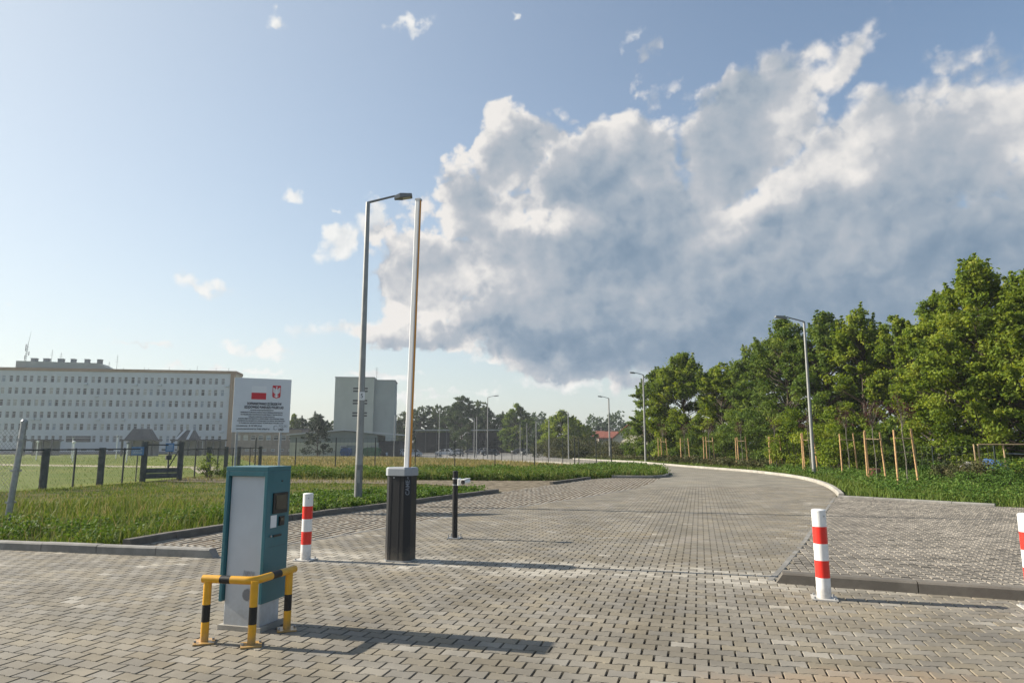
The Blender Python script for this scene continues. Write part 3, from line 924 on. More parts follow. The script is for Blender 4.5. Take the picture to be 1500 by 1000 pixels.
def leaf_quads(C, size, rng, up=0.5, outward=None, droop=0.2, aspect=0.55):
    """diamond leaves at centres C -> packed quads"""
    n = len(C)
    N = rng.normal(size=(n, 3)) * 0.75
    N[:, 2] += up
    if outward is not None:
        N += outward * 0.6
    N /= np.linalg.norm(N, axis=1)[:, None] + 1e-9
    T = rng.normal(size=(n, 3))
    T[:, 2] -= droop
    T -= N * np.sum(T * N, 1)[:, None]
    T /= np.linalg.norm(T, axis=1)[:, None] + 1e-9
    B = np.cross(N, T)
    s = (size * rng.uniform(0.65, 1.3, n))[:, None]
    w = s * aspect
    V = np.stack([C - T * s * 0.5, C + B * w * 0.5 - N * s * 0.06, C + T * s * 0.5, C - B * w * 0.5 - N * s * 0.06], 1)
    return V.reshape(-1, 3)


def clump_leaves(clumps, per, leaf, rng, flat=0.62):
    """clumps: array of x,y,z,r ; leaves thick towards each clump's skin"""
    out, out_n, tint = [], [], []
    for (x, y, z, r) in clumps:
        n = max(20, int(per * (r ** 2)))
        d = rng.normal(size=(n, 3))
        d /= np.linalg.norm(d, axis=1)[:, None]
        rr = r * rng.uniform(0.2, 1.0, n) ** 0.6 * np.where(rng.random(n) < 0.28, rng.uniform(1.0, 1.75, n), 1.0)
        p = d * rr[:, None]
        p[:, 2] *= flat
        out.append(p + (x, y, z))
        out_n.append(d)
        tint.append(np.clip(rng.normal(0.42, 0.2, n) + rng.normal(0, 0.2), 0, 1))
    C = np.concatenate(out)
    return leaf_quads(C, leaf, rng, outward=np.concatenate(out_n)), np.repeat(np.concatenate(tint), 4)


def tree(name, label, X, Y, H, Rx, lm, group, seed, leaf=0.16, per=420, n_cl=80, base=0.12, shape='round', lean=0.0, cat='tree', trunk=None,
         bark='bark', rz=None, shoots=10, parent_only=False):
    rng = np.random.default_rng(seed)
    root = thing(name, label, cat, (X, Y, zg(Y)), 0, group)
    tr = trunk or max(0.05, H * 0.016)
    mb = MB()
    hp = [(0, 0, -0.1)]
    k = 5
    for i in range(1, k + 1):
        hp.append((rng.normal() * 0.05 * H / 8 + lean * i / k * H * 0.1, rng.normal() * 0.05 * H / 8, H * 0.8 * i / k))
    mb.tube(hp, [tr * (1 - 0.8 * i / k) for i in range(k + 1)], 7)
    zb = H * base
    cl = []
    for i in range(n_cl):
        t = (i + rng.random()) / n_cl
        z = zb + (H - zb) * t
        if shape == 'round':
            prof = math.sin(math.pi * min(1, 0.12 + 0.88 * t) ** 0.85) ** 0.55
        elif shape == 'cone':
            prof = (1 - t) ** 0.8 + 0.04
        elif shape == 'column':
            prof = math.sin(math.pi * (0.08 + 0.88 * t)) ** 0.45
        else:                                     # broad: wide low skirt, ragged top
            prof = (1 - t ** 2.4) ** 0.6
        ang = rng.uniform(0, 2 * math.pi)
        rad = Rx * prof * (0.35 + 0.65 * rng.random() ** 0.5) * (1 + 0.22 * math.sin(3 * ang + seed) * rng.random())
        r = Rx * rng.uniform(0.12, 0.27) * (1.0 if t < 0.85 else 0.7)
        cl.append((rad * math.cos(ang) + lean * t * H * 0.1, rad * math.sin(ang), z - r * 0.3, r))
    for i in range(shoots * 2):                   # boughs that reach past the general outline
        ang = rng.uniform(0, 2 * math.pi)
        z = H * rng.uniform(0.25, 0.8)
        r1 = Rx * rng.uniform(0.75, 1.0) * (1 - (z / H) ** 2.4) ** 0.6 + 0.1
        up_ = rng.uniform(-0.15, 0.75)
        for j in range(4):
            e_ = Rx * 0.085 * j
            cl.append(((r1 + e_) * math.cos(ang), (r1 + e_) * math.sin(ang), z + e_ * up_, Rx * 0.14 * (1 - 0.17 * j)))
    for i in range(shoots):                       # upright sprays that break the outline
        ang = rng.uniform(0, 2 * math.pi)
        rad = Rx * rng.uniform(0.05, 0.75)
        z0 = H * (1 - 0.30 * (rad / Rx)) * rng.uniform(0.86, 0.98)
        ln = H * rng.uniform(0.06, 0.15)
        for j in range(8):
            cl.append((rad * math.cos(ang) * (1 + 0.035 * j) + lean * H * 0.1, rad * math.sin(ang) * (1 + 0.035 * j), z0 - 0.03 * H + ln * j / 7, Rx * 0.15 * (1 - 0.115 * j)))
    for c in cl[::3]:                             # limbs reach out to the clumps
        zz = max(0.12 * H, c[2] - 0.30 * math.hypot(c[0], c[1]) - 0.1 * H)
        zz = min(zz, 0.78 * H)
        f = zz / (0.8 * H) * k
        i0 = min(int(f), k - 1)
        p0 = Vector(hp[i0]).lerp(Vector(hp[i0 + 1]), f - i0)
        p2 = Vector(c[:3])
        p1 = p0.lerp(p2, 0.55) + Vector((0, 0, -0.04 * H * rng.random()))
        r0 = tr * 0.42 * (1 - 0.6 * zz / H)
        mb.tube([p0, p1, p2], [r0, r0 * 0.6, r0 * 0.2], 5, caps=False)
    mb.build('trunk', M[bark], root, smooth=60)
    V, t = clump_leaves(cl, per, leaf, rng)
    np_mesh('crown', V, 4, t, L[lm], root)
    return root


def bush(name, label, X, Y, H, Rx, lm, group, seed, leaf=0.10, per=500, n_cl=22, cat='bush', Ry=None):
    rng = np.random.default_rng(seed)
    root = thing(name, label, cat, (X, Y, zg(Y)), 0, group)
    cl = []
    Ry = Ry or Rx * 0.8
    for i in range(n_cl):
        a = rng.uniform(0, 2 * math.pi)
        q = rng.random() ** 0.5
        z = H * rng.uniform(0.12, 0.9) * (1 - 0.5 * q * q)
        cl.append((Rx * q * math.cos(a), Ry * q * math.sin(a), z, max(0.12, min(Rx, H) * rng.uniform(0.22, 0.4))))
    mb = MB()
    for c in cl[::2]:
        p = Vector(c[:3])
        mb.tube([(p.x * 0.15, p.y * 0.15, -0.05), (p.x * 0.5, p.y * 0.5, p.z * 0.6), p], [0.02, 0.014, 0.005], 4, caps=False)
    mb.build('stems', M['bark'], root)
    V, t = clump_leaves(cl, per, leaf, rng)
    np_mesh('leaves', V, 4, t, L[lm], root)
    return root


def blades(name, x, y, h, w, lm, rng, tint_mu=0.4, lean=0.35, label=None, tint_sd=0.2):
    """grass: every blade three faces, bent over towards its tip"""
    n = len(x)
    a = rng.uniform(0, 2 * math.pi, n)
    b = rng.uniform(0, 2 * math.pi, n)
    l = h * lean * rng.uniform(0.2, 1.6, n)
    z0 = zg_np(y) - 0.03
    dx, dy = np.cos(a) * w * 0.5, np.sin(a) * w * 0.5
    bx, by = np.cos(b) * l, np.sin(b) * l
    P = np.zeros((n, 6, 3))
    P[:, 0] = np.stack([x - dx, y - dy, z0], 1)
    P[:, 1] = np.stack([x + dx, y + dy, z0], 1)
    P[:, 2] = np.stack([x + dx * 0.8 + bx * 0.35, y + dy * 0.8 + by * 0.35, z0 + h * 0.6], 1)
    P[:, 3] = np.stack([x - dx * 0.8 + bx * 0.35, y - dy * 0.8 + by * 0.35, z0 + h * 0.6], 1)
    P[:, 4] = np.stack([x + dx * 0.12 + bx, y + dy * 0.12 + by, z0 + h], 1)
    P[:, 5] = np.stack([x - dx * 0.12 + bx, y - dy * 0.12 + by, z0 + h], 1)
    base = (np.arange(n) * 6)[:, None]
    Fq = np.concatenate([base + np.array([[0, 1, 2, 3]]), base + np.array([[3, 2, 4, 5]])], 0)
    t = np.clip(rng.normal(tint_mu, tint_sd, n), 0, 1)
    o = np_mesh(name, P.reshape(-1, 3), 4, np.repeat(t, 6), L[lm], None, Fq)
    return tag(o, label, 'grass' if 'grass' in name else 'weeds', kind='stuff')


def scatter(poly, n, rng, bias=1.0):
    """points in a polygon, denser towards the camera"""
    xs_, ys_ = [p[0] for p in poly], [p[1] for p in poly]
    X, Y = [], []
    got = 0
    y0, y1 = max(4.0, min(ys_)), max(ys_)
    while got < n:
        u = rng.random(n * 2)
        if bias == 0:
            y = y0 + (y1 - y0) * u
        else:
            y = y0 * (y1 / y0) ** u                # density ~ 1/y
        x = rng.uniform(min(xs_), max(xs_), n * 2)
        k = in_poly(x, y, poly)
        X.append(x[k])
        Y.append(y[k])
        got += int(k.sum())
    return np.concatenate(X)[:n], np.concatenate(Y)[:n]


def weeds(name, poly, n_plants, hmin, hmax, lm, rng, leaf, per, label, bias=1.0, patch=0.0):
    """leafy ground weeds: many small plants, each a spray of leaves"""
    x, y = scatter(poly, n_plants, rng, bias)
    if patch > 0:
        f = np.sin(x * 1.7 + 2 * np.sin(y * 0.9)) * np.sin(y * 1.3 + 1.5 * np.sin(x * 0.8))
        k = f > (patch - 1)
        x, y = x[k], y[k]
    n = len(x)
    h = rng.uniform(hmin, hmax, n) * (0.7 + 0.5 * np.abs(np.sin(x * 0.9 + y * 0.5)))
    cx_ = np.repeat(x, per) + rng.normal(0, 1, n * per) * np.repeat(h, per) * 0.30
    cy_ = np.repeat(y, per) + rng.normal(0, 1, n * per) * np.repeat(h, per) * 0.30
    cz_ = np.repeat(h, per) * rng.uniform(0.05, 1.0, n * per)
    C = np.stack([cx_, cy_, cz_ + zg_np(cy_) - 0.03], 1)
    sz = leaf * (0.6 + 0.5 * np.clip(cy_ / 25, 0.3, 2.0))
    V = leaf_quads(C, sz, rng, up=0.7)
    t = np.clip(np.repeat(rng.normal(0.42, 0.25, n), per) + rng.normal(0, 0.14, n * per), 0, 1)
    o = np_mesh(name, V, 4, np.repeat(t, 4), L[lm])
    return tag(o, label, 'weeds', kind='stuff')


# ------------------------------------------------------------------ hospital (far left)


def wall_holes(mb, L_, H_, holes, depth, y=0.0):
    """front wall in the x,z plane facing -y with real openings; holes = (x0,x1,z0,z1)"""
    xs_ = sorted(set([0.0, L_] + [round(v, 4) for h in holes for v in h[:2]]))
    zs_ = sorted(set([0.0, H_] + [round(v, 4) for h in holes for v in h[2:]]))
    hs = set()
    xi = {v: i for i, v in enumerate(xs_)}
    zi = {v: i for i, v in enumerate(zs_)}
    for (x0, x1, z0, z1) in holes:
        for i in range(xi[round(x0, 4)], xi[round(x1, 4)]):
            for j in range(zi[round(z0, 4)], zi[round(z1, 4)]):
                hs.add((i, j))
    vs = [(x, y, z) for z in zs_ for x in xs_]
    n = len(xs_)
    fs = [(j * n + i, j * n + i + 1, (j + 1) * n + i + 1, (j + 1) * n + i) for j in range(len(zs_) - 1) for i in range(n - 1) if (i, j) not in hs]
    mb.add(vs, fs)
    for (x0, x1, z0, z1) in holes:
        v = [(x0, y, z0), (x1, y, z0), (x1, y, z1), (x0, y, z1)]
        v += [(a, y + depth, c) for a, _, c in v]
        mb.add(v, [(0, 4, 5, 1), (1, 5, 6, 2), (2, 6, 7, 3), (3, 7, 4, 0)])
    return mb


def window_meshes(w, h, name='window'):
    fr = MB()
    t = 0.07
    fr.box((0, 0, t / 2), (w, 0.06, t)).box((0, 0, h - t / 2), (w, 0.06, t))
    fr.box((-w / 2 + t / 2, 0, h / 2), (t, 0.06, h - 2 * t)).box((w / 2 - t / 2, 0, h / 2), (t, 0.06, h - 2 * t))
    fr.box((0, 0, h * 0.66), (w - 2 * t, 0.05, t))
    pn = MB().box((0, 0.02, h / 2), (w - 2 * t, 0.012, h - 2 * t))
    a, b = fr.mesh(name), pn.mesh('pane')
    a.materials.append(M['winframe'])
    b.materials.append(M['glass'])
    return a, b


def add_window(meshes, parent, x, y, z):
    o = bpy.data.objects.new('window', meshes[0])
    COL.objects.link(o)
    o.parent = parent
    o.location = (x, y, z)
    p = bpy.data.objects.new('pane', meshes[1])
    COL.objects.link(p)
    p.parent = o
    return o


HL = Vector((-145.5, 174.5, 0))
HR = Vector((-77.1, 186.0, 0))
hd = (HR - HL)
LEN = hd.length
hang = math.atan2(hd.y, hd.x)
hosp = thing('hospital_block', 'long pale grey six storey hospital block with rows of small windows', 'hospital', (HL.x, HL.y, -1.0), hang)
FLOOR = 3.16
BASE0 = 2.3
HH = 22.7
holes, wins, cells = [], [], []
PITCH_W = 1.66
for r in range(6):
    z0 = BASE0 + 0.75 + r * FLOOR
    c = 0
    while True:
        x = 0.9 + c * PITCH_W + (0.06 if c % 2 else -0.06)
        if x > LEN - 2.6:
            break
        if not (r == 0 and 16 <= c <= 19):
            holes.append((x, x + 0.88, z0, z0 + 1.75))
            wins.append((x + 0.44, z0))
        c += 1
bas = []
for c in range(0, int((LEN - 4) / 3.3)):
    x = 1.6 + c * 3.32
    bas.append((x, x + 1.5, 0.7, 1.45))
mb = wall_holes(MB(), LEN - 1.3, HH - 0.8, [h for h in holes] + bas, 0.22)
mb.add([(0, 8, 0), (0, 0, 0), (0, 0, HH - 0.8), (0, 8, HH - 0.8)], [(0, 1, 2, 3)])
mb.add([(0, 8, 0), (LEN, 8, 0), (LEN, 8, HH - 0.8), (0, 8, HH - 0.8)], [(0, 3, 2, 1)])
mb.add([(0, 0.25, 0), (LEN - 1.3, 0.25, 0), (LEN - 1.3, 0.25, HH - 0.8), (0, 0.25, HH - 0.8)], [(0, 1, 2, 3)])
mb.build('wall', M['hosp'], hosp)
MB().box((LEN / 2 - 0.7, -0.06, 0.3), (LEN - 1.4, 0.1, 0.6)).build('plinth', M['plinth'], hosp)
MB().box((LEN - 0.65, -0.04, (HH - 0.8) / 2), (1.3, 0.4, HH - 0.8)).build('corner_strip', M['ochre'], hosp)
mb = MB().box((LEN / 2, 4.0, HH - 0.4), (LEN + 0.3, 8.4, 0.8))
mb.build('cornice', M['ochre'], hosp)
# east end, side on
eh = []
em = MB()
for r in range(6):
    for k in range(2):
        eh.append((1.8 + k * 3.4, 2.9 + k * 3.4, BASE0 + 0.75 + r * FLOOR, BASE0 + 2.4 + r * FLOOR))
wall_holes(em, 7.8, HH - 0.8, eh, 0.2)
eo = em.build('end_wall', M['hospend'], hosp)
eo.location = (LEN, 0.2, 0)
eo.rotation_euler = (0, 0, R(90))
wm = window_meshes(0.88, 1.75)
wm2 = window_meshes(1.1, 1.65)
wm3 = window_meshes(1.5, 0.75)
for (x, z) in wins:
    add_window(wm, hosp, x, 0.13, z)
for (x0, x1, z0, z1) in bas:
    add_window(wm3, hosp, (x0 + x1) / 2, 0.13, z0)
for (x0, x1, z0, z1) in eh:
    o = add_window(wm2, hosp, LEN - 0.12, 0.2 + (x0 + x1) / 2, z0)
    o.rotation_euler = (0, 0, R(90))
# stairwell glazing low on the facade
wide = window_meshes(6.2, 1.75)
holes_w = MB()
add_window(wide, hosp, 0.9 + 16 * PITCH_W + 3.3, -0.06, BASE0 + 0.75)
acm = MB().bbox((0, -0.2, 0.3), (0.85, 0.36, 0.6), 0.03).cyl((-0.1, -0.385, 0.3), (-0.1, -0.40, 0.3), 0.22, seg=12).mesh('air_conditioner')
acm.materials.append(M['panel'])
for (px_, row) in ((110, 5), (185, 5), (222, 5), (327, 5), (128, 4), (38, 2), (47, 2), (133, 2), (171, 2), (244, 2), (315, 2), (323, 1)):
    o = bpy.data.objects.new('air_conditioner', acm)
    COL.objects.link(o)
    o.parent = hosp
    o.location = ((px_ + 78) / 9.02 * 1.5, -0.02, BASE0 + row * FLOOR + 0.1)
# plant room on the roof
ph = MB()
PX0, PX1 = 12.7, 33.2
ph.prism_y([(PX0, HH), (PX1 + 3.3, HH), (PX1, HH + 1.75), (PX0, HH + 2.0)], 2.0, 7.5)
ph.build('plant_room', M['tower2'], hosp)
for i, x in enumerate((15.7, 18.8, 22.4, 25.5, 29.0, 32.2)):
    MB().box((x, 5.0, HH + 2.35), (1.35 if i < 3 else 1.05, 1.2, 1.3)).box((x, 5.0, HH + 3.04), (1.55 if i < 3 else 1.2, 1.4, 0.1)).build('chimney', M['plinth'], hosp)
for i, (x, hh) in enumerate(((19.9, 3.6), (22.2, 2.9), (36.6, 4.6), (34.6, 2.6), (38.4, 1.0), (43.8, 1.2), (44.9, 1.0), (50.3, 1.4), (55.8, 1.0), (57.7, 1.9), (62.8, 1.2), (66.2, 1.4))):
    b0 = HH + (2.0 if x < 33.2 else 0.0)
    m_ = MB().cyl((x, 5, b0), (x, 5, b0 + hh), 0.05, 0.03, 6)
    if hh > 2.5:
        for k in range(3):
            m_.box((x, 5, b0 + hh * (0.55 + 0.15 * k)), (0.9 - 0.2 * k, 0.04, 0.04))
    m_.build('antenna', M['fencegrey'], hosp)
mm_ = MB()
x0 = 13.4
for (ox, oy) in ((-0.2, -0.2), (0.2, -0.2), (0, 0.2)):
    mm_.cyl((x0 + ox, 5 + oy, HH + 2), (x0 + ox * 0.3 + 0.3, 5 + oy * 0.3, HH + 7.0), 0.05, 0.04, 5)
for k in range(7):
    mm_.box((x0 + 0.05 * k, 5, HH + 2.5 + 0.6 * k), (0.4, 0.4, 0.05))
mm_.cyl((x0 + 0.3, 5, HH + 7), (x0 + 0.7, 5, HH + 10.5), 0.045, 0.02, 5)
for k, s_ in ((3.3, -1), (4.4, 1), (5.6, -1), (6.4, -1)):
    mm_.box((x0 + 0.25 + s_ * 0.45, 5, HH + k), (0.14, 0.14, 1.1)).box((x0 + 0.25 + s_ * 0.2, 5, HH + k), (0.45, 0.04, 0.04))
mm_.build('radio_mast', M['fencegrey'], hosp)

# entrance canopies before the hospital
for (px_, wpx, Y_, lab, kind_) in ((206, 46, 150, 'dark flat entrance canopy with a large dark hipped rooflight before the hospital', 0),
                                   (274, 38, 156, 'dark entrance canopy with a sloped glass rooflight near the hospital corner', 1),
                                   (310, 34, 160, 'low flat canopy on posts beside the ochre hospital corner', 2),
                                   (62, 40, 158, 'grey flat porch roof on columns before the left half of the hospital', 2)):
    s_ = Y_ / 980.0
    w_ = wpx * s_
    th = thing('entrance_canopy', lab, 'canopy', (wx(px_, Y_), Y_, zg(Y_)), R(8))
    zt = 1.6 + 1.0 + (650 - 644.5) * s_
    MB().box((0, 0, zt), (w_, 5.0, 0.35)).build('roof_slab', M['roofdark'], th)
    for qx in (-0.44, -0.15, 0.15, 0.44):
        MB().box((qx * w_, -2.1, (zt - 0.18) / 2), (0.35, 0.35, zt - 0.18)).build('column', M['fencegrey'], th)
    MB().box((0, 1.6, (zt - 0.2) / 2), (w_ * 0.9, 0.3, zt - 0.2)).build('back_wall', M['plinth'], th)
    if kind_ < 2:
        hh = 2.3 if kind_ == 0 else 2.1
        ww = w_ * (0.40 if kind_ == 0 else 0.36)
        z2 = zt + 0.18
        MB().add([(-ww, -2, z2), (ww, -2, z2), (ww, 2, z2), (-ww, 2, z2), (-ww * 0.6, -0.8, z2 + hh), (ww * 0.6, -0.8, z2 + hh), (ww * 0.6, 0.8, z2 + hh), (-ww * 0.6, 0.8, z2 + hh)],
                 [(0, 1, 5, 4), (1, 2, 6, 5), (2, 3, 7, 6), (3, 0, 4, 7), (4, 5, 6, 7)]).build('rooflight', M['roofdark'], th)
        if kind_ == 1:
            for a_ in (-0.85, 0.25):
                MB().add([(ww * a_ - 0.3, -2.05, z2), (ww * a_ + 0.25, -2.05, z2), (ww * (a_ * 0.6 + 0.35) + 0.25, -0.85, z2 + hh + 0.1), (ww * (a_ * 0.6 + 0.35) - 0.3, -0.85, z2 + hh + 0.1),
                          (ww * a_ - 0.3, -1.95, z2), (ww * a_ + 0.25, -1.95, z2), (ww * (a_ * 0.6 + 0.35) + 0.25, -0.75, z2 + hh + 0.1), (ww * (a_ * 0.6 + 0.35) - 0.3, -0.75, z2 + hh + 0.1)],
                         [(0, 1, 2, 3), (7, 6, 5, 4), (0, 4, 5, 1), (1, 5, 6, 2), (2, 6, 7, 3), (3, 7, 4, 0)]).build('pale_rafter', M['hosp'], th)

# ------------------------------------------------------------------ tower block, sheds, far houses
TY = 172.0
tw = thing('tower_block', 'windowless pale green grey tower block with louvred strips up the middle', 'building', (wx(487, TY), TY, -1.0), R(6))
TH = wz(552.5, TY) + 1.0
w1_, w2_ = 9.9, 5.2
holes_t = []
for k in range(3):
    for j in range(2):
        z = TH - 3.0 - k * 3.15 - j * 0.72
        holes_t.append((4.6, 8.3, z, z + 0.42))
mb = wall_holes(MB(), w1_, TH, holes_t, 0.25)
mb.add([(0, 0.3, 0), (w1_, 0.3, 0), (w1_, 0.3, TH), (0, 0.3, TH)], [(0, 1, 2, 3)])
mb.add([(0, 10, 0), (0, 0, 0), (0, 0, TH), (0, 10, TH)], [(0, 1, 2, 3)]).add([(w1_, 0, 0), (w1_, 10, 0), (w1_, 10, TH), (w1_, 0, TH)], [(0, 1, 2, 3)])
mb.add([(0, 0, TH), (w1_, 0, TH), (w1_, 10, TH), (0, 10, TH)], [(0, 1, 2, 3)]).add([(0, 10, 0), (w1_, 10, 0), (w1_, 10, TH), (0, 10, TH)], [(0, 3, 2, 1)])
mb.build('wall', M['tower'], tw)
lw = MB().box((0, 0, 0.21), (3.7, 0.04, 0.42)).mesh('louvre')
lw.materials.append(M['dark'])
for (x0, x1, z0, z1) in holes_t:
    o = bpy.data.objects.new('louvre', lw)
    COL.objects.link(o)
    o.parent = tw
    o.location = ((x0 + x1) / 2, 0.2, z0)
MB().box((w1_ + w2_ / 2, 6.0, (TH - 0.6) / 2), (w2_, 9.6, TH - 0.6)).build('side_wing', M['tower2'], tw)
MB().box((w1_ / 2, 5, TH + 0.08), (w1_ + 0.2, 10.2, 0.16)).build('roof_edge', M['plinth'], tw)
MB().box((w1_ + w2_ / 2 + 0.1, 6, TH - 0.5), (w2_ + 0.1, 9.8, 0.16)).build('roof_edge', M['plinth'], tw)
am = MB().cyl((w1_ + 0.2, 4, TH), (w1_ + 0.2, 4, TH + 3.2), 0.05, 0.03, 6)
for k in range(4):
    am.box((w1_ + 0.2, 4, TH + 1.5 + 0.45 * k), (0.8, 0.04, 0.04))
am.build('antenna', M['fencegrey'], tw)

SY = 138.0
sh = thing('workshop_shed', 'long low workshop with shallow pitched pale roof edge and grey wall band', 'building', (wx(424, SY), SY, zg(SY)), R(2))
SW = wx(583, SY) - wx(424, SY)
ez, rzz = wz(637.5, SY) - zg(SY), wz(630.5, SY) - zg(SY)
mw = MB()
swin = [(10.2, 11.6, 1.7, 2.25), (16.3, 17.6, 1.7, 2.25)]
wall_holes(mw, SW * 0.80, 2.9, swin, 0.2)
mw.add([(0, 0.25, 0), (SW * 0.8, 0.25, 0), (SW * 0.8, 0.25, 2.9), (0, 0.25, 2.9)], [(0, 1, 2, 3)])
mw.add([(0, 12, 0), (0, 0, 0), (0, 0, 2.9), (0, 12, 2.9)], [(0, 1, 2, 3)])
mw.build('wall', M['shed'], sh)
MB().prism_y([(0.02, 2.9), (SW * 0.80, 2.9), (SW * 0.80, ez + 0.10), (SW * 0.5, rzz), (0.02, ez)], -0.04, 11).build('wall_band', M['shedband'], sh)
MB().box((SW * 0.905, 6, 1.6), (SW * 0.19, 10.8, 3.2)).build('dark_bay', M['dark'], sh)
MB().prism_y([(-0.5, ez), (SW * 0.5, rzz + 0.03), (SW + 0.9, ez), (SW + 0.9, ez + 0.2), (SW * 0.5, rzz + 0.28), (-0.5, ez + 0.2)], -0.9, 12).build('roof', M['capgrey'], sh)
MB().box((12.7, -0.05, 1.15), (2.4, 0.08, 2.3)).build('door', M['shedband'], sh)
wms = window_meshes(1.35, 0.55)
for (x0, x1, z0, z1) in swin:
    add_window(wms, sh, (x0 + x1) / 2, 0.13, z0)

AY = 158.0
an = thing('annex_building', 'low brown annex with a row of small windows behind the white signboard', 'building', (wx(338, AY), AY, zg(AY)), R(3))
AW = wx(440, AY) - wx(338, AY)
AH = wz(629, AY) - zg(AY)
ah = []
for k in range(8):
    ah.append((0.9 + k * 1.75, 2.0 + k * 1.75, AH - 2.4, AH - 1.3))
for k in range(7):
    ah.append((1.2 + k * 2.0, 2.1 + k * 2.0, 0.9, 1.5))
mb = wall_holes(MB(), AW, AH, ah, 0.2)
mb.add([(0, 0.26, 0), (AW, 0.26, 0), (AW, 0.26, AH), (0, 0.26, AH)], [(0, 1, 2, 3)])
mb.add([(AW, 0, 0), (AW, 10, 0), (AW, 10, AH), (AW, 0, AH)], [(0, 1, 2, 3)])
mb.build('wall', M['brickwall'], an)
MB().box((AW / 2, 5, AH + 0.15), (AW + 0.4, 10.6, 0.3)).build('roof', M['roofdark'], an)
wa, wb = window_meshes(1.1, 1.1), window_meshes(0.9, 0.6)
for (x0, x1, z0, z1) in ah:
    add_window(wa if z1 - z0 > 1 else wb, an, (x0 + x1) / 2, 0.13, z0)

for (px_, Y_, col_, wpx, hh, lab) in ((507, 134, 'skip_blue', 15, 1.6, 'blue rounded waste skip before the workshop door'),
                                      (545, 134, 'skip_green', 26, 1.7, 'long green waste skip at the dark end of the workshop')):
    w_ = wpx * Y_ / 980
    sk = thing('waste_skip', lab, 'skip', (wx(px_, Y_), Y_, zg(Y_)), 0, 'waste skips by the workshop')
    MB().prism_y([(-w_ * 0.40, 0.25), (w_ * 0.40, 0.25), (w_ * 0.5, hh * 0.6), (w_ * 0.42, hh), (w_ * 0.2, hh + 0.18), (-w_ * 0.2, hh + 0.18), (-w_ * 0.42, hh), (-w_ * 0.5, hh * 0.6)], -0.8, 0.8).build('container', M[col_], sk)
    for q in (-0.3, 0.3):
        MB().box((q * w_, 0, 0.13), (0.25, 1.4, 0.25)).build('foot', M['dark'], sk)
    MB().box((0, -0.85, hh * 0.6), (w_ * 1.02, 0.1, 0.12)).build('rim_bar', M[col_], sk)


def house(px0, px1, Y, eave_py, ridge_py, lab, gable=True, rz=0.0, wall='housewall'):
    x0, x1 = wx(px0, Y), wx(px1, Y)
    W_ = x1 - x0
    h = thing('house', lab, 'house', ((x0 + x1) / 2, Y, zg(Y)), rz, 'red roofed houses behind the bushes')
    e, r = wz(eave_py, Y) - zg(Y), wz(ridge_py, Y) - zg(Y)
    D_ = 9.0
    mb = MB()
    mb.prism_y([(-W_ * 0.42, 0), (W_ * 0.42, 0), (W_ * 0.42, e), (-W_ * 0.42, e)], -D_ / 2 + 0.4, D_ / 2 - 0.4)
    mb.add([(-W_ * 0.42, -D_ / 2 + 0.4, e + 0.02), (-W_ * 0.42, D_ / 2 - 0.4, e + 0.02), (-W_ * 0.42, 0, r - 0.25)], [(0, 2, 1)])
    mb.add([(W_ * 0.42, -D_ / 2 + 0.4, e + 0.02), (W_ * 0.42, D_ / 2 - 0.4, e + 0.02), (W_ * 0.42, 0, r - 0.25)], [(0, 1, 2)])
    mb.build('wall', M[wall], h)
    rf = MB().add([(-W_ / 2, -D_ / 2, e - 0.2), (W_ / 2, -D_ / 2, e - 0.2), (W_ * 0.5, 0, r), (-W_ * 0.5, 0, r), (-W_ / 2, D_ / 2, e - 0.2), (W_ / 2, D_ / 2, e - 0.2),
                   (-W_ / 2, -D_ / 2, e - 0.4), (W_ / 2, -D_ / 2, e - 0.4), (W_ * 0.5, 0, r - 0.2), (-W_ * 0.5, 0, r - 0.2), (-W_ / 2, D_ / 2, e - 0.4), (W_ / 2, D_ / 2, e - 0.4)],
                  [(0, 1, 2, 3), (3, 2, 5, 4), (7, 6, 9, 8), (8, 9, 10, 11), (0, 6, 7, 1), (4, 5, 11, 10), (0, 3, 9, 6), (3, 4, 10, 9), (1, 7, 8, 2), (2, 8, 11, 5)]).build('roof', M['tile'], h)
    MB().box((W_ * 0.2, 0.8, r + 0.1), (0.6, 0.6, 1.3)).build('chimney', M['brickwall'], rf)
    ww = window_meshes(1.0, 1.2)
    for q in (-0.22, 0.1, 0.28):
        add_window(ww, h, q * W_, -D_ / 2 + 0.37, e * 0.45)
    return h


house(908, 952, 150, 642, 621, 'house with a steep red tiled gable roof showing left of the leafy trees', rz=R(58))
house(872, 906, 185, 640, 631.5, 'house with a long low red roof behind the far lamp post', rz=R(0), wall='brickwall')
house(868, 886, 200, 641, 631, 'small red roof half hidden behind dark bushes', rz=R(-10))
house(906, 925, 190, 640, 631, 'grey shadowed house between two red roofs', rz=R(70))

for (px0, px1, py, Y_, lab) in ((606, 656, 629.5, 190, 'flat carport canopy under the tall trees left of the parked cars'),
                                (690, 752, 629.5, 195, 'long flat carport canopy right of the thin lamp posts')):
    x0, x1 = wx(px0, Y_), wx(px1, Y_)
    z = wz(py, Y_) - zg(Y_)
    cp = thing('carport', lab, 'carport', ((x0 + x1) / 2, Y_, zg(Y_)))
    MB().box((0, 2.2, z), (x1 - x0, 5.5, 0.28)).build('roof', M['tower2'], cp)
    for q in (-0.46, -0.16, 0.16, 0.46):
        MB().box((q * (x1 - x0), 0, (z - 0.14) / 2), (0.18, 0.18, z - 0.14)).build('post', M['fencegrey'], cp)
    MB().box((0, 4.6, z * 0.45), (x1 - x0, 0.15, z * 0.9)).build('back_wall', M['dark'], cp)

# ------------------------------------------------------------------ cars


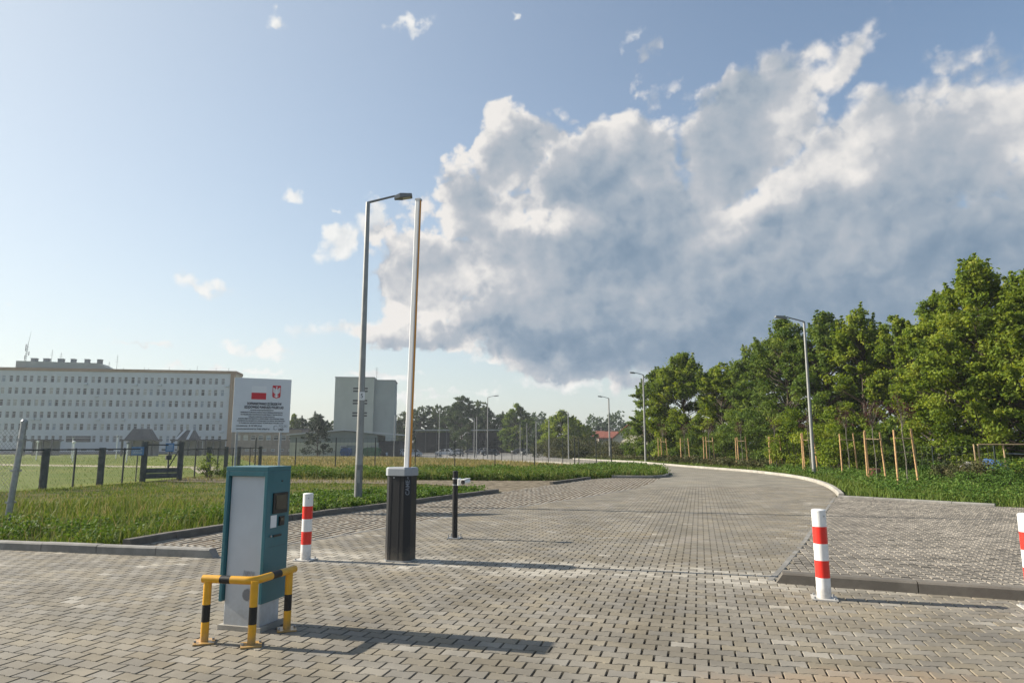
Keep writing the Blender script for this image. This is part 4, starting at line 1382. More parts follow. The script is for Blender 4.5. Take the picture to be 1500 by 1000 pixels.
def car_proto(col):
    b = MB()
    half = 0.87
    prof = [(-2.1, 0.32), (-2.12, 0.62), (-2.05, 0.86), (-1.35, 0.95), (-0.95, 0.98), (0.9, 0.98), (1.75, 0.92), (2.08, 0.88), (2.1, 0.5), (2.05, 0.28)]
    prof = prof[::-1]
    n = len(prof)
    secs = [(-half, 0.93), (-half + 0.12, 1.0), (half - 0.12, 1.0), (half, 0.93)]
    vs = []
    for (y, s) in secs:
        for (x, z) in prof:
            vs.append((x * (0.985 if s < 1 else 1.0), y, 0.28 + (z - 0.28) * s))
    fs = [tuple(range(n)), tuple(range(4 * n - 1, 3 * n - 1, -1))]
    for k in range(3):
        for i in range(n):
            j = (i + 1) % n
            fs.append((k * n + i, (k + 1) * n + i, (k + 1) * n + j, k * n + j))
    b.add(vs, fs)
    # roof and pillars
    roof = [(-1.05, 1.44), (-0.75, 1.49), (0.35, 1.49), (0.72, 1.43)]
    b.prism_y([(-1.08, 1.41), (0.75, 1.40), (0.35, 1.49), (-0.75, 1.49)][::-1], -0.60, 0.60)
    for s in (-1, 1):
        for (xa, xb, t) in ((1.35, 0.68, 0.05), (-0.15, -0.15, 0.06), (-1.62, -1.0, 0.09)):
            b.tube([(xa, s * 0.80, 0.96), (xb, s * 0.61, 1.43)], t, 4)
    g = MB()
    lo = [(-1.7, 0.96), (1.42, 0.96)]
    hi = [(-1.02, 1.42), (0.70, 1.42)]
    g.add([(lo[0][0], -0.79, 0.96), (lo[1][0], -0.79, 0.96), (lo[1][0], 0.79, 0.96), (lo[0][0], 0.79, 0.96),
           (hi[0][0], -0.605, 1.42), (hi[1][0], -0.605, 1.42), (hi[1][0], 0.605, 1.42), (hi[0][0], 0.605, 1.42)],
          [(0, 1, 5, 4), (1, 2, 6, 5), (2, 3, 7, 6), (3, 0, 4, 7), (4, 5, 6, 7)])
    return b, g


CAR_M = {}


def car_paint(key, col):
    if key not in CAR_M:
        CAR_M[key] = mat('car_paint_' + key, col, 0.3, coat=0.6)
    return CAR_M[key]


cb, cg = car_proto(None)
wheel = MB().tube([(0, -0.1, 0), (0, 0.1, 0)], 0.31, 14)
rim = MB().tube([(0, -0.112, 0), (0, 0.112, 0)], 0.2, 10)
c0 = thing('parked_car', 'x', 'car', (0, 0, 0), 0, 'cars in the far car park')
cbody = cb.build('body', car_paint('silver', (0.42, 0.44, 0.46)), c0, smooth=35)
cg.build('windows', M['carglass'], c0)
for (x, y) in ((1.3, 0.79), (1.3, -0.79), (-1.3, 0.79), (-1.3, -0.79)):
    wo_ = wheel.build('wheel', M['tyre'], c0)
    wo_.location = (x, y, 0.31)
    rim.build('rim', M['rim'], wo_)
for y in (-0.6, 0.6):
    MB().bbox((2.06, y, 0.72), (0.12, 0.36, 0.16), 0.02).build('headlight', M['headlight'], c0)
    MB().bbox((-2.07, y, 0.78), (0.12, 0.30, 0.2), 0.02).build('tail_light', M['taillight'], c0)
    MB().bbox((0.72, y * 1.58, 1.0), (0.12, 0.16, 0.12), 0.02).build('mirror', M['black'], c0)
for x in (2.10, -2.13):
    MB().box((x, 0, 0.5), (0.02, 0.5, 0.11)).build('number_plate', M['number'], c0)
MB().box((2.075, 0, 0.42), (0.06, 1.0, 0.16)).build('grille', M['black'], c0)

CARS = [(577, 141, 'bluewhite', (0.40, 0.47, 0.55), 215, 'pale blue car at the left end of the row by the workshop'),
        (587, 143, 'white', (0.66, 0.66, 0.66), 215, 'white car next to the pale blue one by the workshop'),
        (603, 140, 'silver', (0.42, 0.44, 0.46), 200, 'silver car partly hidden behind the raised boom'),
        (652, 150, 'silverwhite', (0.56, 0.57, 0.59), 172, 'silver white car side on beside the thin lamp post'),
        (671, 146, 'grey', (0.19, 0.20, 0.22), 262, 'grey car seen from behind at a fence post'),
        (718, 152, 'darkblue', (0.025, 0.028, 0.035), 188, 'black car side on beyond the tall curved lamp'),
        (761, 178, 'black', (0.05, 0.05, 0.055), 200, 'dark car parked along the right of the far lot'),
        (776, 160, 'charcoal', (0.07, 0.075, 0.08), 195, 'charcoal car with pale bonnet nearest the far road bend'),
        (738, 205, 'paleg', (0.50, 0.51, 0.53), 190, 'pale grey car farthest back in the middle of the lot'),
        (708, 192, 'greyb', (0.26, 0.27, 0.29), 180, 'mid grey car behind the black one'),
        (626, 205, 'w2', (0.62, 0.62, 0.64), 230, 'white car at the left of the back row'),
        (637, 204, 'b2', (0.24, 0.33, 0.46), 230, 'blue grey car second in the back row'),
        (648, 203, 's2', (0.45, 0.46, 0.48), 230, 'light grey car third in the back row'),
        (660, 202, 'w3', (0.55, 0.55, 0.55), 230, 'off white car at the right of the back row'),
        (692, 184, 'd3', (0.09, 0.09, 0.10), 185, 'dark grey car under the twin lamp posts')]
for i, (px_, Y_, key, col_, deg, lab) in enumerate(CARS):
    o = c0 if i == 0 else copy_tree(c0)
    o.location = (wx(px_, Y_), Y_, zg(Y_) + 0.006)
    o.rotation_euler = (0, 0, R(deg))
    o['label'] = lab
    for ch in o.children:
        if ch.name.startswith('body'):
            if i:
                ch.data = ch.data.copy()
            ch.data.materials[0] = car_paint(key, col_)

# ------------------------------------------------------------------ street lamps


def street_lamp(label, X, Y, H, arm, ang, r0=0.10, r1=0.045, foot=0.0, head=True, tag5=False):
    o = thing('street_lamp', label, 'street lamp', (X, Y, zg(Y)), ang, 'tall tapered street lamps')
    z0 = -0.1
    if foot > 0:
        MB().cyl((0, 0, -0.1), (0, 0, foot), r0 * 1.03, r0 * 0.97, 14).build('pole_foot', M['lamp_foot'], o, smooth=40)
        z0 = foot
    MB().cyl((0, 0, z0), (0, 0, H), r0 * (1 - 0.06), r1, 14).build('pole', M['lamp'], o, smooth=40)
    MB().box((0, -r0 * 0.93, 0.75), (0.09, 0.02, 0.34)).build('hatch', M['lamp'], o)
    if head:
        MB().tube([(0, 0, H - 0.05), (0.02, 0, H), (arm * 0.62, 0, H + 0.22 * arm / 1.3)], [r1, 0.036, 0.03], 8).build('arm', M['lamp_head'], o, smooth=40)
        h = MB()
        x0, x1 = arm * 0.60, arm
        t = 0.22 / 1.3
        z = lambda x: H + x * t
        for (xa, xb, wa_, wb_, ha, hb) in ((x0, x0 + 0.16, 0.10, 0.22, 0.07, 0.10), (x0 + 0.16, x1, 0.26, 0.22, 0.10, 0.05)):
            h.add([(xa, -wa_ / 2, z(xa) - 0.03), (xb, -wb_ / 2, z(xb) - 0.03), (xb, wb_ / 2, z(xb) - 0.03), (xa, wa_ / 2, z(xa) - 0.03),
                   (xa, -wa_ / 2, z(xa) + ha), (xb, -wb_ / 2, z(xb) + hb), (xb, wb_ / 2, z(xb) + hb), (xa, wa_ / 2, z(xa) + ha)],
                  [(3, 2, 1, 0), (4, 5, 6, 7), (0, 1, 5, 4), (1, 2, 6, 5), (2, 3, 7, 6), (3, 0, 4, 7)])
        hd_ = h.build('lamp_head', M['lamp_head'], o)
        xm = (x0 + 0.2 + x1) / 2
        MB().box((xm, 0, z(xm) - 0.04), (x1 - x0 - 0.28, 0.16, 0.012), ry=-math.atan(t)).build('lens', M['lens'], hd_)
    if tag5:
        pl = MB().box((0.03, -0.098, 1.98 + 0.9), (0.15, 0.012, 0.22)).build('number_tag', M['sticker'], o)
        text_part('tag_number', '5', 0.17, (0.03, -0.106, 1.98 + 0.9), (R(90), 0, 0), M['ink'], pl)
    return o


L1Y = 18.2
street_lamp('tallest nearest street lamp rising from weeds left of the barrier', wx(524, L1Y), L1Y, 8.38, 1.24, R(3), 0.105, 0.06, 1.05, tag5=True)
street_lamp('grey street lamp on the right verge beside staked saplings', wx(1193, 33.5), 33.5, 7.75, 1.45, R(180), 0.095, 0.055, 0.4)
street_lamp('street lamp in front of the leafy trees where the drive bends', wx(946, 60), 60, 7.75, 1.2, R(180), 0.11, 0.07)
street_lamp('street lamp against open sky left of the house roofs', wx(893.5, 78), 78, wz(583, 78) - zg(78), 1.25, R(180), 0.11, 0.07)
for (px_, top, Y_, arm_, deg, lab) in ((714, 582, 98, 1.6, 0, 'curved arm street lamp before the birch trees at the car park'),
                                       (643, 599, 128, 0, 0, 'bare lamp post between the barrier and the birch tree'),
                                       (577, 608, 128, 1.3, 0, 'short lamp post beside the dark end of the workshop'),
                                       (694.5, 613, 120, 1.3, 180, 'left one of two close lamp posts in the car park'),
                                       (698, 610, 118, 0, 0, 'right one of two close lamp posts in the car park'),
                                       (762, 621, 150, 0, 0, 'thin lamp post at the far right of the car park cars'),
                                       (772, 619, 142, 0, 0, 'thin pale lamp post just right of the far parked cars'),
                                       (785.5, 617, 110, 0, 0, 'lamp post standing left of the far road bend'),
                                       (804.5, 614, 100, 1.2, 180, 'lamp post with short arm at the far road bend'),
                                       (833, 604, 90, 1.2, 180, 'lamp post before the light green tree on the road bend')):
    street_lamp(lab, wx(px_, Y_), Y_, wz(top, Y_) - zg(Y_), arm_, R(deg), 0.09, 0.055, head=arm_ > 0)

# white slim posts on the hospital lawn
for i, (px_, top, bot, Y_, lab) in enumerate(((106, 649, 679, 62, 'white slim post on the lawn before the hospital at left'),
                                              (53, 648, 672, 80, 'white post with pale blue round sign on the hospital lawn'),
                                              (104.5, 641, 0, 96, 'thin white lamp on the lawn behind the second fence post'),
                                              (170, 640, 0, 96, 'thin white lamp on the lawn in the middle of the hospital front'),
                                              (185, 650, 680, 60, 'white slim post left of the blue notice board'))):
    o = thing('white_post', lab, 'post', (wx(px_, Y_), Y_, zg(Y_)), 0, 'white posts on the hospital lawn')
    h_ = wz(top, Y_) - zg(Y_)
    MB().cyl((0, 0, -0.05), (0, 0, h_), 0.06, 0.05, 8).build('shaft', M['white'], o)
    MB().lathe([(0.09, h_), (0.14, h_ + 0.06), (0.14, h_ + 0.16), (0.05, h_ + 0.22)], 10).build('cap', M['lamp_head'] if i > 1 else M['white'], o)

# ------------------------------------------------------------------ fences


def chain_mesh(w, h, wire=0.0035, step=0.09):
    """diagonal netting as real wires"""
    mb = MB()
    n = int((w + h) / step)
    for s in (-1, 1):
        for i in range(n + 1):
            o = i * step
            x0, z0 = (o, 0) if o < w else (w, o - w)
            x1, z1 = (o - h, h) if o > h else (0, o)
            if s < 0:
                x0, x1 = w - x0, w - x1
            mb.tube([(x0, 0.004 * s, z0), (x1, 0.004 * s, z1)], wire, 3, caps=False)
    return mb


def fence_run(root, p0, p1, zt, lean=0.0, net_step=0.12, rail=True, wire=0.0028):
    d = Vector((p1[0] - p0[0], p1[1] - p0[1], 0))
    ln = d.length
    a = math.atan2(d.y, d.x)
    nb = chain_mesh(ln, zt - 0.12, wire, net_step)
    o = nb.build('netting', M['wire'], root)
    o.location = (p0[0], p0[1], 0.06)
    o.rotation_euler = (0, 0, a)
    if rail:
        r = MB().cyl((0, 0, 0), (ln, 0, 0), 0.028, seg=6).build('rail', M['fence'], root)
        r.location = (p0[0], p0[1], zt - 0.03)
        r.rotation_euler = (0, 0, a)


lf = thing('chain_link_fence', 'dark chain link fence with thick posts before the hospital lawn', 'fence', (0, 0, 0))
thick = [(-19.5, 15.8), (-18.2, 20.0), (-16.9, 24.6), (-16.55, 27.4), (-16.2, 29.9)]
for i, (x, y) in enumerate(thick):
    if i < 4:
        MB().box((x, y, 0.70), (0.19, 0.19, 1.5), rz=R(10)).build('thick_post', M['fencegrey'], lf)
for a_, b_ in zip(thick, thick[1:]):
    fence_run(lf, a_, b_, 1.42)
    mx_, my_ = (a_[0] + b_[0]) / 2, (a_[1] + b_[1]) / 2
    MB().cyl((mx_, my_, -0.05), (mx_, my_, 1.44), 0.035, seg=8).build('thin_post', M['fence'], lf)
gate = thing('entrance_gate', 'dark open framed metal gate with solid lower boards and blue notice', 'gate', (0, 0, 0))
gp = [(-16.2, 29.9), (-15.62, 30.55), (-15.2, 31.15)]
for (x, y) in (gp[0], gp[2]):
    MB().box((x, y, 0.82), (0.19, 0.19, 1.75), rz=R(10)).build('gate_post', M['fencegrey'], gate)
ga = math.atan2(gp[2][1] - gp[0][1], gp[2][0] - gp[0][0])
gl = math.hypot(gp[2][0] - gp[0][0], gp[2][1] - gp[0][1])
for q, nm in ((0.5, 'gate_leaf'),):
    lm_ = MB()
    for (u0, u1, z_) in ((0.08, gl - 0.08, 1.56), (0.08, gl - 0.08, 0.12), (0.08, gl - 0.08, 0.5)):
        lm_.box(((u0 + u1) / 2, 0, z_), (u1 - u0, 0.05, 0.06))
    for u in (0.1, gl * 0.66, gl - 0.1):
        lm_.box((u, 0.002, 0.84), (0.06, 0.05, 1.5))
    lm_.tube([(gl * 0.66, 0, 0.5), (gl - 0.12, 0, 1.3)], 0.025, 4)
    o = lm_.build('gate_leaf', M['fence'], gate)
    o.location = (gp[0][0], gp[0][1], 0)
    o.rotation_euler = (0, 0, ga)
    for k in range(2):
        bo_ = MB().box((gl / 2, -0.03, 0.22 + 0.19 * k), (gl - 0.2, 0.02, 0.175)).build('board', M['fencegrey'], o)
    MB().box((gl * 0.64, -0.06, 1.0), (0.24, 0.1, 0.2)).build('lock_box', M['fence'], o)
nb_ = thing('notice_board', 'small blue notice board fixed on the dark gate', 'notice board', (gp[0][0] + 0.70 * (gp[2][0] - gp[0][0]), gp[0][1] + 0.70 * (gp[2][1] - gp[0][1]) - 0.09, 1.28), R(8), 'blue notice boards')
MB().box((0, 0, 0.17), (0.36, 0.02, 0.38)).build('panel', M['blue'], nb_)
for k in range(5):
    MB().box((0, -0.012, 0.06 + 0.055 * k), (0.26, 0.004, 0.014)).build('print_line', M['sticker'], nb_)
nb2 = thing('notice_board', 'wide blue notice board on legs beside the gate post', 'notice board', (wx(198, 29.6), 29.6, 0), R(4), 'blue notice boards')
MB().box((0, 0, 1.30), (0.52, 0.025, 0.36)).build('panel', M['blue'], nb2)
for k in range(4):
    MB().box((0, -0.014, 1.20 + 0.06 * k), (0.4, 0.004, 0.016)).build('print_line', M['sticker'], nb2)
MB().cyl((0, 0.03, -0.05), (0, 0.03, 1.3), 0.025, seg=6).build('leg', M['fence'], nb2)

rf_ = thing('chain_link_fence', 'dark chain link fence running back from the gate to the tall mesh fence', 'fence', (0, 0, 0))
rp = [(-15.2, 31.15), (-15.45, 34.6), (-16.0, 38.0), (-16.5, 41.0), (-16.55, 44.6)]
for i, (x, y) in enumerate(rp):
    if i:
        MB().box((x, y, 0.70), (0.18, 0.18, 1.5), rz=R(10)).build('thick_post', M['fencegrey'], rf_)
for a_, b_ in zip(rp, rp[1:]):
    fence_run(rf_, a_, b_, 1.38, net_step=0.16)
    MB().cyl(((a_[0] + b_[0]) / 2, (a_[1] + b_[1]) / 2, -0.05), ((a_[0] + b_[0]) / 2, (a_[1] + b_[1]) / 2, 1.40), 0.035, seg=8).build('thin_post', M['fence'], rf_)

# the grey post near the left edge with the end of another net
np_ = thing('end_post_fence', 'grey leaning steel end post with wire net at the left edge', 'fence', (-10.05, 13.7, 0))
MB().cyl((0, 0, -0.1), (0.13, 0, 2.02), 0.058, 0.056, 12).build('post', M['steel'], np_, smooth=40)
MB().lathe([(0.063, 2.0), (0.066, 2.06), (0.04, 2.09)], 12, (0.13, 0)).build('post_cap', M['steel'], np_)
cm = chain_mesh(2.6, 1.75, 0.0022, 0.09).build('netting', M['wire'], np_)
cm.location = (0.1, 0.02, 0.15)
cm.rotation_euler = (0, 0, R(172))
for k in range(3):
    MB().box((0.03 + 0.04 * k, 0, 0.45 + 0.62 * k), (0.135, 0.135, 0.035)).build('clamp', M['steel'], np_)


def panel_mesh(w, h, wire=0.0019):
    mb = MB()
    n = int(w / 0.1)
    for i in range(n + 1):
        x = i * w / n
        mb.tube([(x, 0, 0), (x, 0, h)], wire, 3, caps=False)
    for k in range(5):
        z = 0.03 + (h - 0.06) * k / 4
        for dz in (0, 0.03):
            mb.tube([(0, 0.005, z + dz), (w, 0.005, z + dz)], wire * 1.4, 3, caps=False)
    return mb


def mesh_fence(label, pts, H, group, end=True, post_r=0.035, mpan='wire', mpost='fence'):
    root = thing('mesh_panel_fence', label, 'fence', (0, 0, 0), 0, group)
    cache = {}
    pm = MB().box((0, 0, (H + 0.05) / 2 - 0.05), (post_r * 1.6, post_r * 2, H + 0.1)).mesh('post')
    pm.materials.append(M[mpost])
    for (x, y) in pts:
        o = bpy.data.objects.new('post', pm)
        COL.objects.link(o)
        o.parent = root
        o.location = (x, y, zg(y))
    for a, b in zip(pts, pts[1:]):
        d = Vector((b[0] - a[0], b[1] - a[1], zg(b[1]) - zg(a[1])))
        ln = math.hypot(d.x, d.y)
        key = round(ln, 1)
        if key not in cache:
            cache[key] = panel_mesh(1.0, H - 0.08)
            me = cache[key].mesh('mesh_panel')
            me.materials.append(M[mpan])
            cache[key] = me
        o = bpy.data.objects.new('mesh_panel', cache[key])
        COL.objects.link(o)
        o.parent = root
        o.location = (a[0], a[1], zg(a[1]) + 0.06)
        o.rotation_euler = (0, 0, math.atan2(d.y, d.x))
        o.scale = (ln, 1, 1)
    return root


F1 = [(wx(p, 45.0), 45.0) for p in (373, 432, 491, 549, 608, 666, 725, 783, 842, 896)]
mesh_fence('tall mesh fence crossing behind the weeds parallel to the barrier', F1, 2.0, 'tall dark mesh fences')
F2 = [(F1[-1][0], 45.05), (5.9, 47.6), (4.95, 50.2), (3.95, 52.8), (2.95, 55.3), (1.95, 57.8), (0.95, 60.4), (0.0, 62.9), (-1.0, 65.4), (-2.0, 68.0), (-3.0, 70.6),
      (-4.0, 73.2), (-5.0, 75.8), (-6.0, 78.4), (-7.0, 81.0), (-8.0, 83.6), (-9.0, 86.2), (-10.0, 88.8)]
mesh_fence('tall mesh fence following the left edge of the bending drive', F2, 2.0, 'tall dark mesh fences')
F3 = [(-10.2, 92.0), (-13.0, 97.0), (-16.0, 102.0), (-19.0, 107), (-22.0, 112), (-25, 117), (-28, 121)]
mesh_fence('low mesh fence between the dry field and the parked cars', F3, 1.9, None)
# wire fence behind the saplings on the right
F4 = [(x_ + 1.2, y_) for x_, y_ in ((15.6, 62.0), (16.2, 58.0), (16.9, 54.0), (17.6, 50.0), (18.2, 46.0), (18.9, 42.0), (19.4, 38.0), (19.9, 34.0), (20.5, 30.5))]
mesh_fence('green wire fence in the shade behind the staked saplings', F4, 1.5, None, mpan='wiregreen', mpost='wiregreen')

fr = thing('metal_rail_frame', 'rusty metal tube frame standing before the dark trees at right', 'frame', (wx(1433, 29), 29.0, 0), R(-6))
tz = wz(650, 29)
fl_ = wx(1530, 29) - wx(1433, 29)
for x in (0.0, 0.17, fl_ * 0.42, fl_):
    MB().cyl((x, 0, -0.05), (x - 0.03, 0, tz), 0.032, seg=8).build('upright', M['woodtie'], fr)
MB().cyl((0.17, 0, tz - 0.02), (fl_, 0, tz - 0.02), 0.03, seg=8).build('top_rail', M['woodtie'], fr)
MB().cyl((fl_ * 0.44, 0, tz - 0.4), (fl_, 0, tz - 0.45), 0.02, seg=6).build('mid_rail', M['steel'], fr)


def lump(name, label, cat, X, Y, sx, sy, sz, m, seed, group=None):
    rng = np.random.default_rng(seed)
    bm = bmesh.new()
    bmesh.ops.create_icosphere(bm, subdivisions=3, radius=1.0)
    for v in bm.verts:
        c = v.co
        k = 1 + 0.12 * math.sin(5 * c.x + seed) * math.sin(4 * c.y + 2 * seed) + 0.10 * math.sin(7 * c.z + c.x * 3 + seed) + rng.normal() * 0.02
        v.co = Vector((c.x * sx * k, c.y * sy * k, max(-0.1, (c.z * k + 0.35) * sz * 0.74)))
    me = bpy.data.meshes.new(name)
    bm.to_mesh(me)
    bm.free()
    me.materials.append(m)
    me.polygons.foreach_set('use_smooth', [True] * len(me.polygons))
    o = bpy.data.objects.new(name, me)
    COL.objects.link(o)
    o.location = (X, Y, zg(Y))
    return tag(o, label, cat, group)


lump('tarp_heap', 'blue tarpaulin heap lying inside the rusty tube frame', 'tarp', wx(1459, 30), 30.0, 0.55, 0.6, 0.95, M['tarp'], 3)
lump('boulder', 'grey boulder in the weeds left of the blue tarp heap', 'boulder', wx(1420, 29.6), 29.6, 0.40, 0.35, 0.85, M['stone'], 5)
bar = thing('rusty_bucket', 'rusty brown tub behind the stakes of the second sapling', 'tub', (wx(1281, 31.5), 31.5, 0))
MB().lathe([(0.22, 0.0), (0.27, 0.2), (0.29, 0.42), (0.30, 0.45), (0.28, 0.46), (0.24, 0.3)], 14).build('body', M['pot'], bar)
MB().lathe([(0.315, 0.40), (0.325, 0.42), (0.325, 0.46), (0.315, 0.48)], 14).build('rim', M['pot'], bar)

# ------------------------------------------------------------------ signboard
SB = Vector((-6.90, 16.60, 0))
sg = thing('funding_signboard', 'white information signboard with red flag and eagle crest on thin posts', 'signboard', (SB.x, SB.y, 0), R(27))
BW, BH = 1.36, 1.345
z0 = wz(632.5, 16.6)
MB().box((BW / 2, 0, z0 + BH / 2), (BW, 0.02, BH)).build('panel', M['signwhite'], sg)
for x in (0.13, BW - 0.20):
    MB().box((x, 0.045, (z0 + BH - 0.1) / 2 - 0.05), (0.05, 0.05, z0 + BH)).build('post', M['steel'], sg)
for z in (z0 + 0.25, z0 + BH - 0.25):
    MB().box((BW / 2, 0.022, z), (BW - 0.06, 0.02, 0.04)).build('back_rail', M['steel'], sg)
yf = -0.0125
MB().box((0.585, yf, z0 + BH * 0.67), (0.35, 0.004, 0.165)).build('flag_red', M['signred'], sg)
MB().box((0.585, yf, z0 + BH * 0.793), (0.35, 0.003, 0.165)).build('flag_white', M['sticker'], sg)
# shield with an eagle
cxs, czs = 1.005, z0 + BH * 0.755
shp = [(-0.10, 0.165), (0.10, 0.165), (0.10, -0.10), (0.085, -0.14), (0.03, -0.15), (0.0, -0.168), (-0.03, -0.15), (-0.085, -0.14), (-0.10, -0.10)]
cr = MB().prism_y([(cxs + a, czs + b) for a, b in shp][::-1], yf + 0.002, yf - 0.002).build('crest', M['signred'], sg)
eg = MB()


def fl2d(poly):
    eg.prism_y([(cxs + a, czs + b) for a, b in poly][::-1], yf - 0.0025, yf - 0.0045)


fl2d([(-0.028, 0.06), (0.028, 0.06), (0.035, 0.0), (0.018, -0.075), (-0.018, -0.075), (-0.035, 0.0)])
fl2d([(-0.015, 0.06), (0.015, 0.06), (0.016, 0.105), (-0.004, 0.115), (-0.026, 0.098), (-0.014, 0.09)])
fl2d([(-0.018, 0.122), (0.018, 0.122), (0.024, 0.145), (0.008, 0.135), (0, 0.148), (-0.008, 0.135), (-0.024, 0.145)])
for s in (-1, 1):
    for k in range(5):
        x0_, z1_ = s * (0.034 + 0.0115 * k), 0.085 + 0.010 * (k if k < 4 else 2.6)
        fl2d([(x0_ - 0.0048, -0.055 + 0.012 * k), (x0_ + 0.0048, -0.055 + 0.012 * k), (x0_ + 0.005, z1_), (x0_ - 0.005, z1_)])
    fl2d([(s * 0.03, 0.045), (s * 0.086, 0.10), (s * 0.086, 0.06), (s * 0.03, 0.005)])
    fl2d([(s * 0.018, -0.070), (s * 0.055, -0.105), (s * 0.042, -0.118), (s * 0.010, -0.085)])
fl2d([(-0.012, -0.075), (0.012, -0.075), (0.028, -0.135), (0, -0.145), (-0.028, -0.135)])
eg.build('eagle', M['sticker'], cr)
tr_ = (R(90), 0, 0)
ty = yf - 0.001
text_part('headline', 'DOFINANSOWANO ZE ŚRODKÓW', 0.088, (0.73, ty, z0 + BH * 0.525), tr_, M['ink'], sg, width=0.82, bold=0.0035)
text_part('headline', 'RZĄDOWEGO FUNDUSZU POLSKI ŁAD', 0.088, (0.73, ty, z0 + BH * 0.46), tr_, M['ink'], sg, width=0.93, bold=0.0035)
for zz_, w_, s_ in ((0.407, 0.55, 'PROGRAM INWESTYCJI STRATEGICZNYCH'), (0.365, 1.0, 'PRZEBUDOWA I ROZBUDOWA PARKINGU WRAZ Z NIEZBĘDNĄ INFRASTRUKTURĄ'),
                    (0.325, 1.0, 'TECHNICZNĄ ORAZ ZAGOSPODAROWANIEM TERENU W REJONIE SZPITALA'), (0.285, 0.62, 'WRAZ Z DROGĄ DOJAZDOWĄ'),
                    (0.248, 1.08, 'BUDOWA MIEJSC POSTOJOWYCH Z OŚWIETLENIEM I ODWODNIENIEM TERENU'), (0.208, 1.13, 'DOSTĘPNYCH DLA PACJENTÓW I ODWIEDZAJĄCYCH SZPITAL ORAZ PERSONELU'),
                    (0.168, 1.06, 'W RAMACH RZĄDOWEGO FUNDUSZU POLSKI ŁAD')):
    text_part('text_line', s_, 0.036, (0.68, ty, z0 + BH * zz_), tr_, M['ink'], sg, width=w_, bold=0.0012)
text_part('text_line', 'DOFINANSOWANIE:', 0.036, (0.10, ty, z0 + BH * 0.115), tr_, M['ink'], sg, 'LEFT', width=0.26, bold=0.001)
text_part('amount', '8 197 097,10 zł', 0.055, (0.39, ty, z0 + BH * 0.115), tr_, M['ink'], sg, 'LEFT', width=0.30, bold=0.0012)
text_part('text_line', 'CAŁKOWITA WARTOŚĆ INWESTYCJI:', 0.036, (0.10, ty, z0 + BH * 0.058), tr_, M['ink'], sg, 'LEFT', width=0.46, bold=0.001)
text_part('amount', '9 663 676,67 zł', 0.055, (0.58, ty, z0 + BH * 0.058), tr_, M['ink'], sg, 'LEFT', width=0.30, bold=0.0012)
lg = text_part('logo_text', 'POLSKI', 0.085, (1.205, ty, z0 + BH * 0.115), tr_, M['inkgrey'], sg, width=0.20)
text_part('logo_text', 'ŁAD', 0.085, (1.16, ty, z0 + BH * 0.052), tr_, M['ink'], sg, width=0.12, bold=0.003)
lo_ = MB()
for a0, a1, r_ in ((20, 160, 0.052), (200, 340, 0.052), (100, 260, 0.034)):
    pts_ = [(1.02 + r_ * math.cos(R(a0 + (a1 - a0) * k / 8)), ty - 0.001, z0 + BH * 0.085 + r_ * math.sin(R(a0 + (a1 - a0) * k / 8))) for k in range(9)]
    lo_.tube(pts_, 0.004, 4)
lo_.build('emblem', M['inkgrey'], sg)

# ------------------------------------------------------------------ ticket machine + guard rail
tm = thing('ticket_machine', 'tall teal and grey parking ticket machine with dark screen', 'ticket machine', (-2.18, 6.07, 0), R(-16))
# local x to the left along the grey face is -x ; local y runs back along the teal face
Wm, Dm, Hm = 0.375, 0.28, 1.40
MB().box((-Wm / 2, Dm / 2, 0.012), (Wm + 0.06, Dm + 0.05, 0.056)).build('concrete_pad', M['kerb_pale'], tm)
MB().bbox((-Wm / 2, Dm / 2, 0.04 + 0.66), (Wm - 0.006, Dm - 0.006, 1.32), 0.006).build('body', M['panel'], tm)
sh_ = MB()
zb_, zt_ = 0.235, Hm
ov = 0.032
sh_.box((-Wm / 2, Dm / 2 - 0.0, zt_ - 0.02), (Wm + 2 * ov, Dm + 2 * ov, 0.04))                       # lid
sh_.box((ov / 2, Dm / 2, (zb_ + zt_ - 0.04) / 2), (ov, Dm + 2 * ov, zt_ - 0.04 - zb_))               # road side sheet
sh_.box((-Wm - ov / 2, Dm / 2, (zb_ + zt_ - 0.04) / 2), (ov, Dm + 2 * ov, zt_ - 0.04 - zb_))         # left cheek
sh_.box((-Wm / 2, Dm + ov / 2, (zb_ + zt_ - 0.04) / 2), (Wm - 0.001, ov, zt_ - 0.04 - zb_))          # back
sh_.box((-Wm / 2, -ov / 2, zt_ - 0.04 - 0.0225), (Wm - 0.001, ov, 0.045))                            # front lip
hood = sh_.build('hood', M['teal'], tm)
bv = hood.modifiers.new('edge', 'BEVEL')
bv.width = 0.004
bv.segments = 2
X_ = ov + 0.0005


def on_side(name, y0, y1, za, zb2, m, th_=0.006, par=tm):
    return MB().box((X_ + th_ / 2, (y0 + y1) / 2, (za + zb2) / 2), (th_, y1 - y0, zb2 - za)).build(name, m, par)


sf = on_side('screen_frame', 0.055, 0.265, 0.985, 1.165, M['black'], 0.012)
MB().box((X_ + 0.0135, 0.165, 1.082), (0.004, 0.155, 0.125)).build('screen', M['screen'], sf)
on_side('sticker', 0.035, 0.12, 0.865, 0.972, M['sticker'], 0.004)
rd = on_side('card_reader', 0.155, 0.225, 0.875, 0.955, M['black'], 0.014)
MB().box((X_ + 0.0155, 0.19, 0.925), (0.003, 0.05, 0.03)).build('reader_window', M['screen'], rd)
sl = on_side('ticket_slot', 0.085, 0.20, 0.782, 0.80, M['black'], 0.008)
MB().tube([(X_, 0.045, 0.795), (X_ + 0.012, 0.045, 0.795)], 0.010, 10).build('button', M['steel'], tm)
on_side('camera_eye', 0.17, 0.19, 1.26, 1.275, M['black'], 0.004)
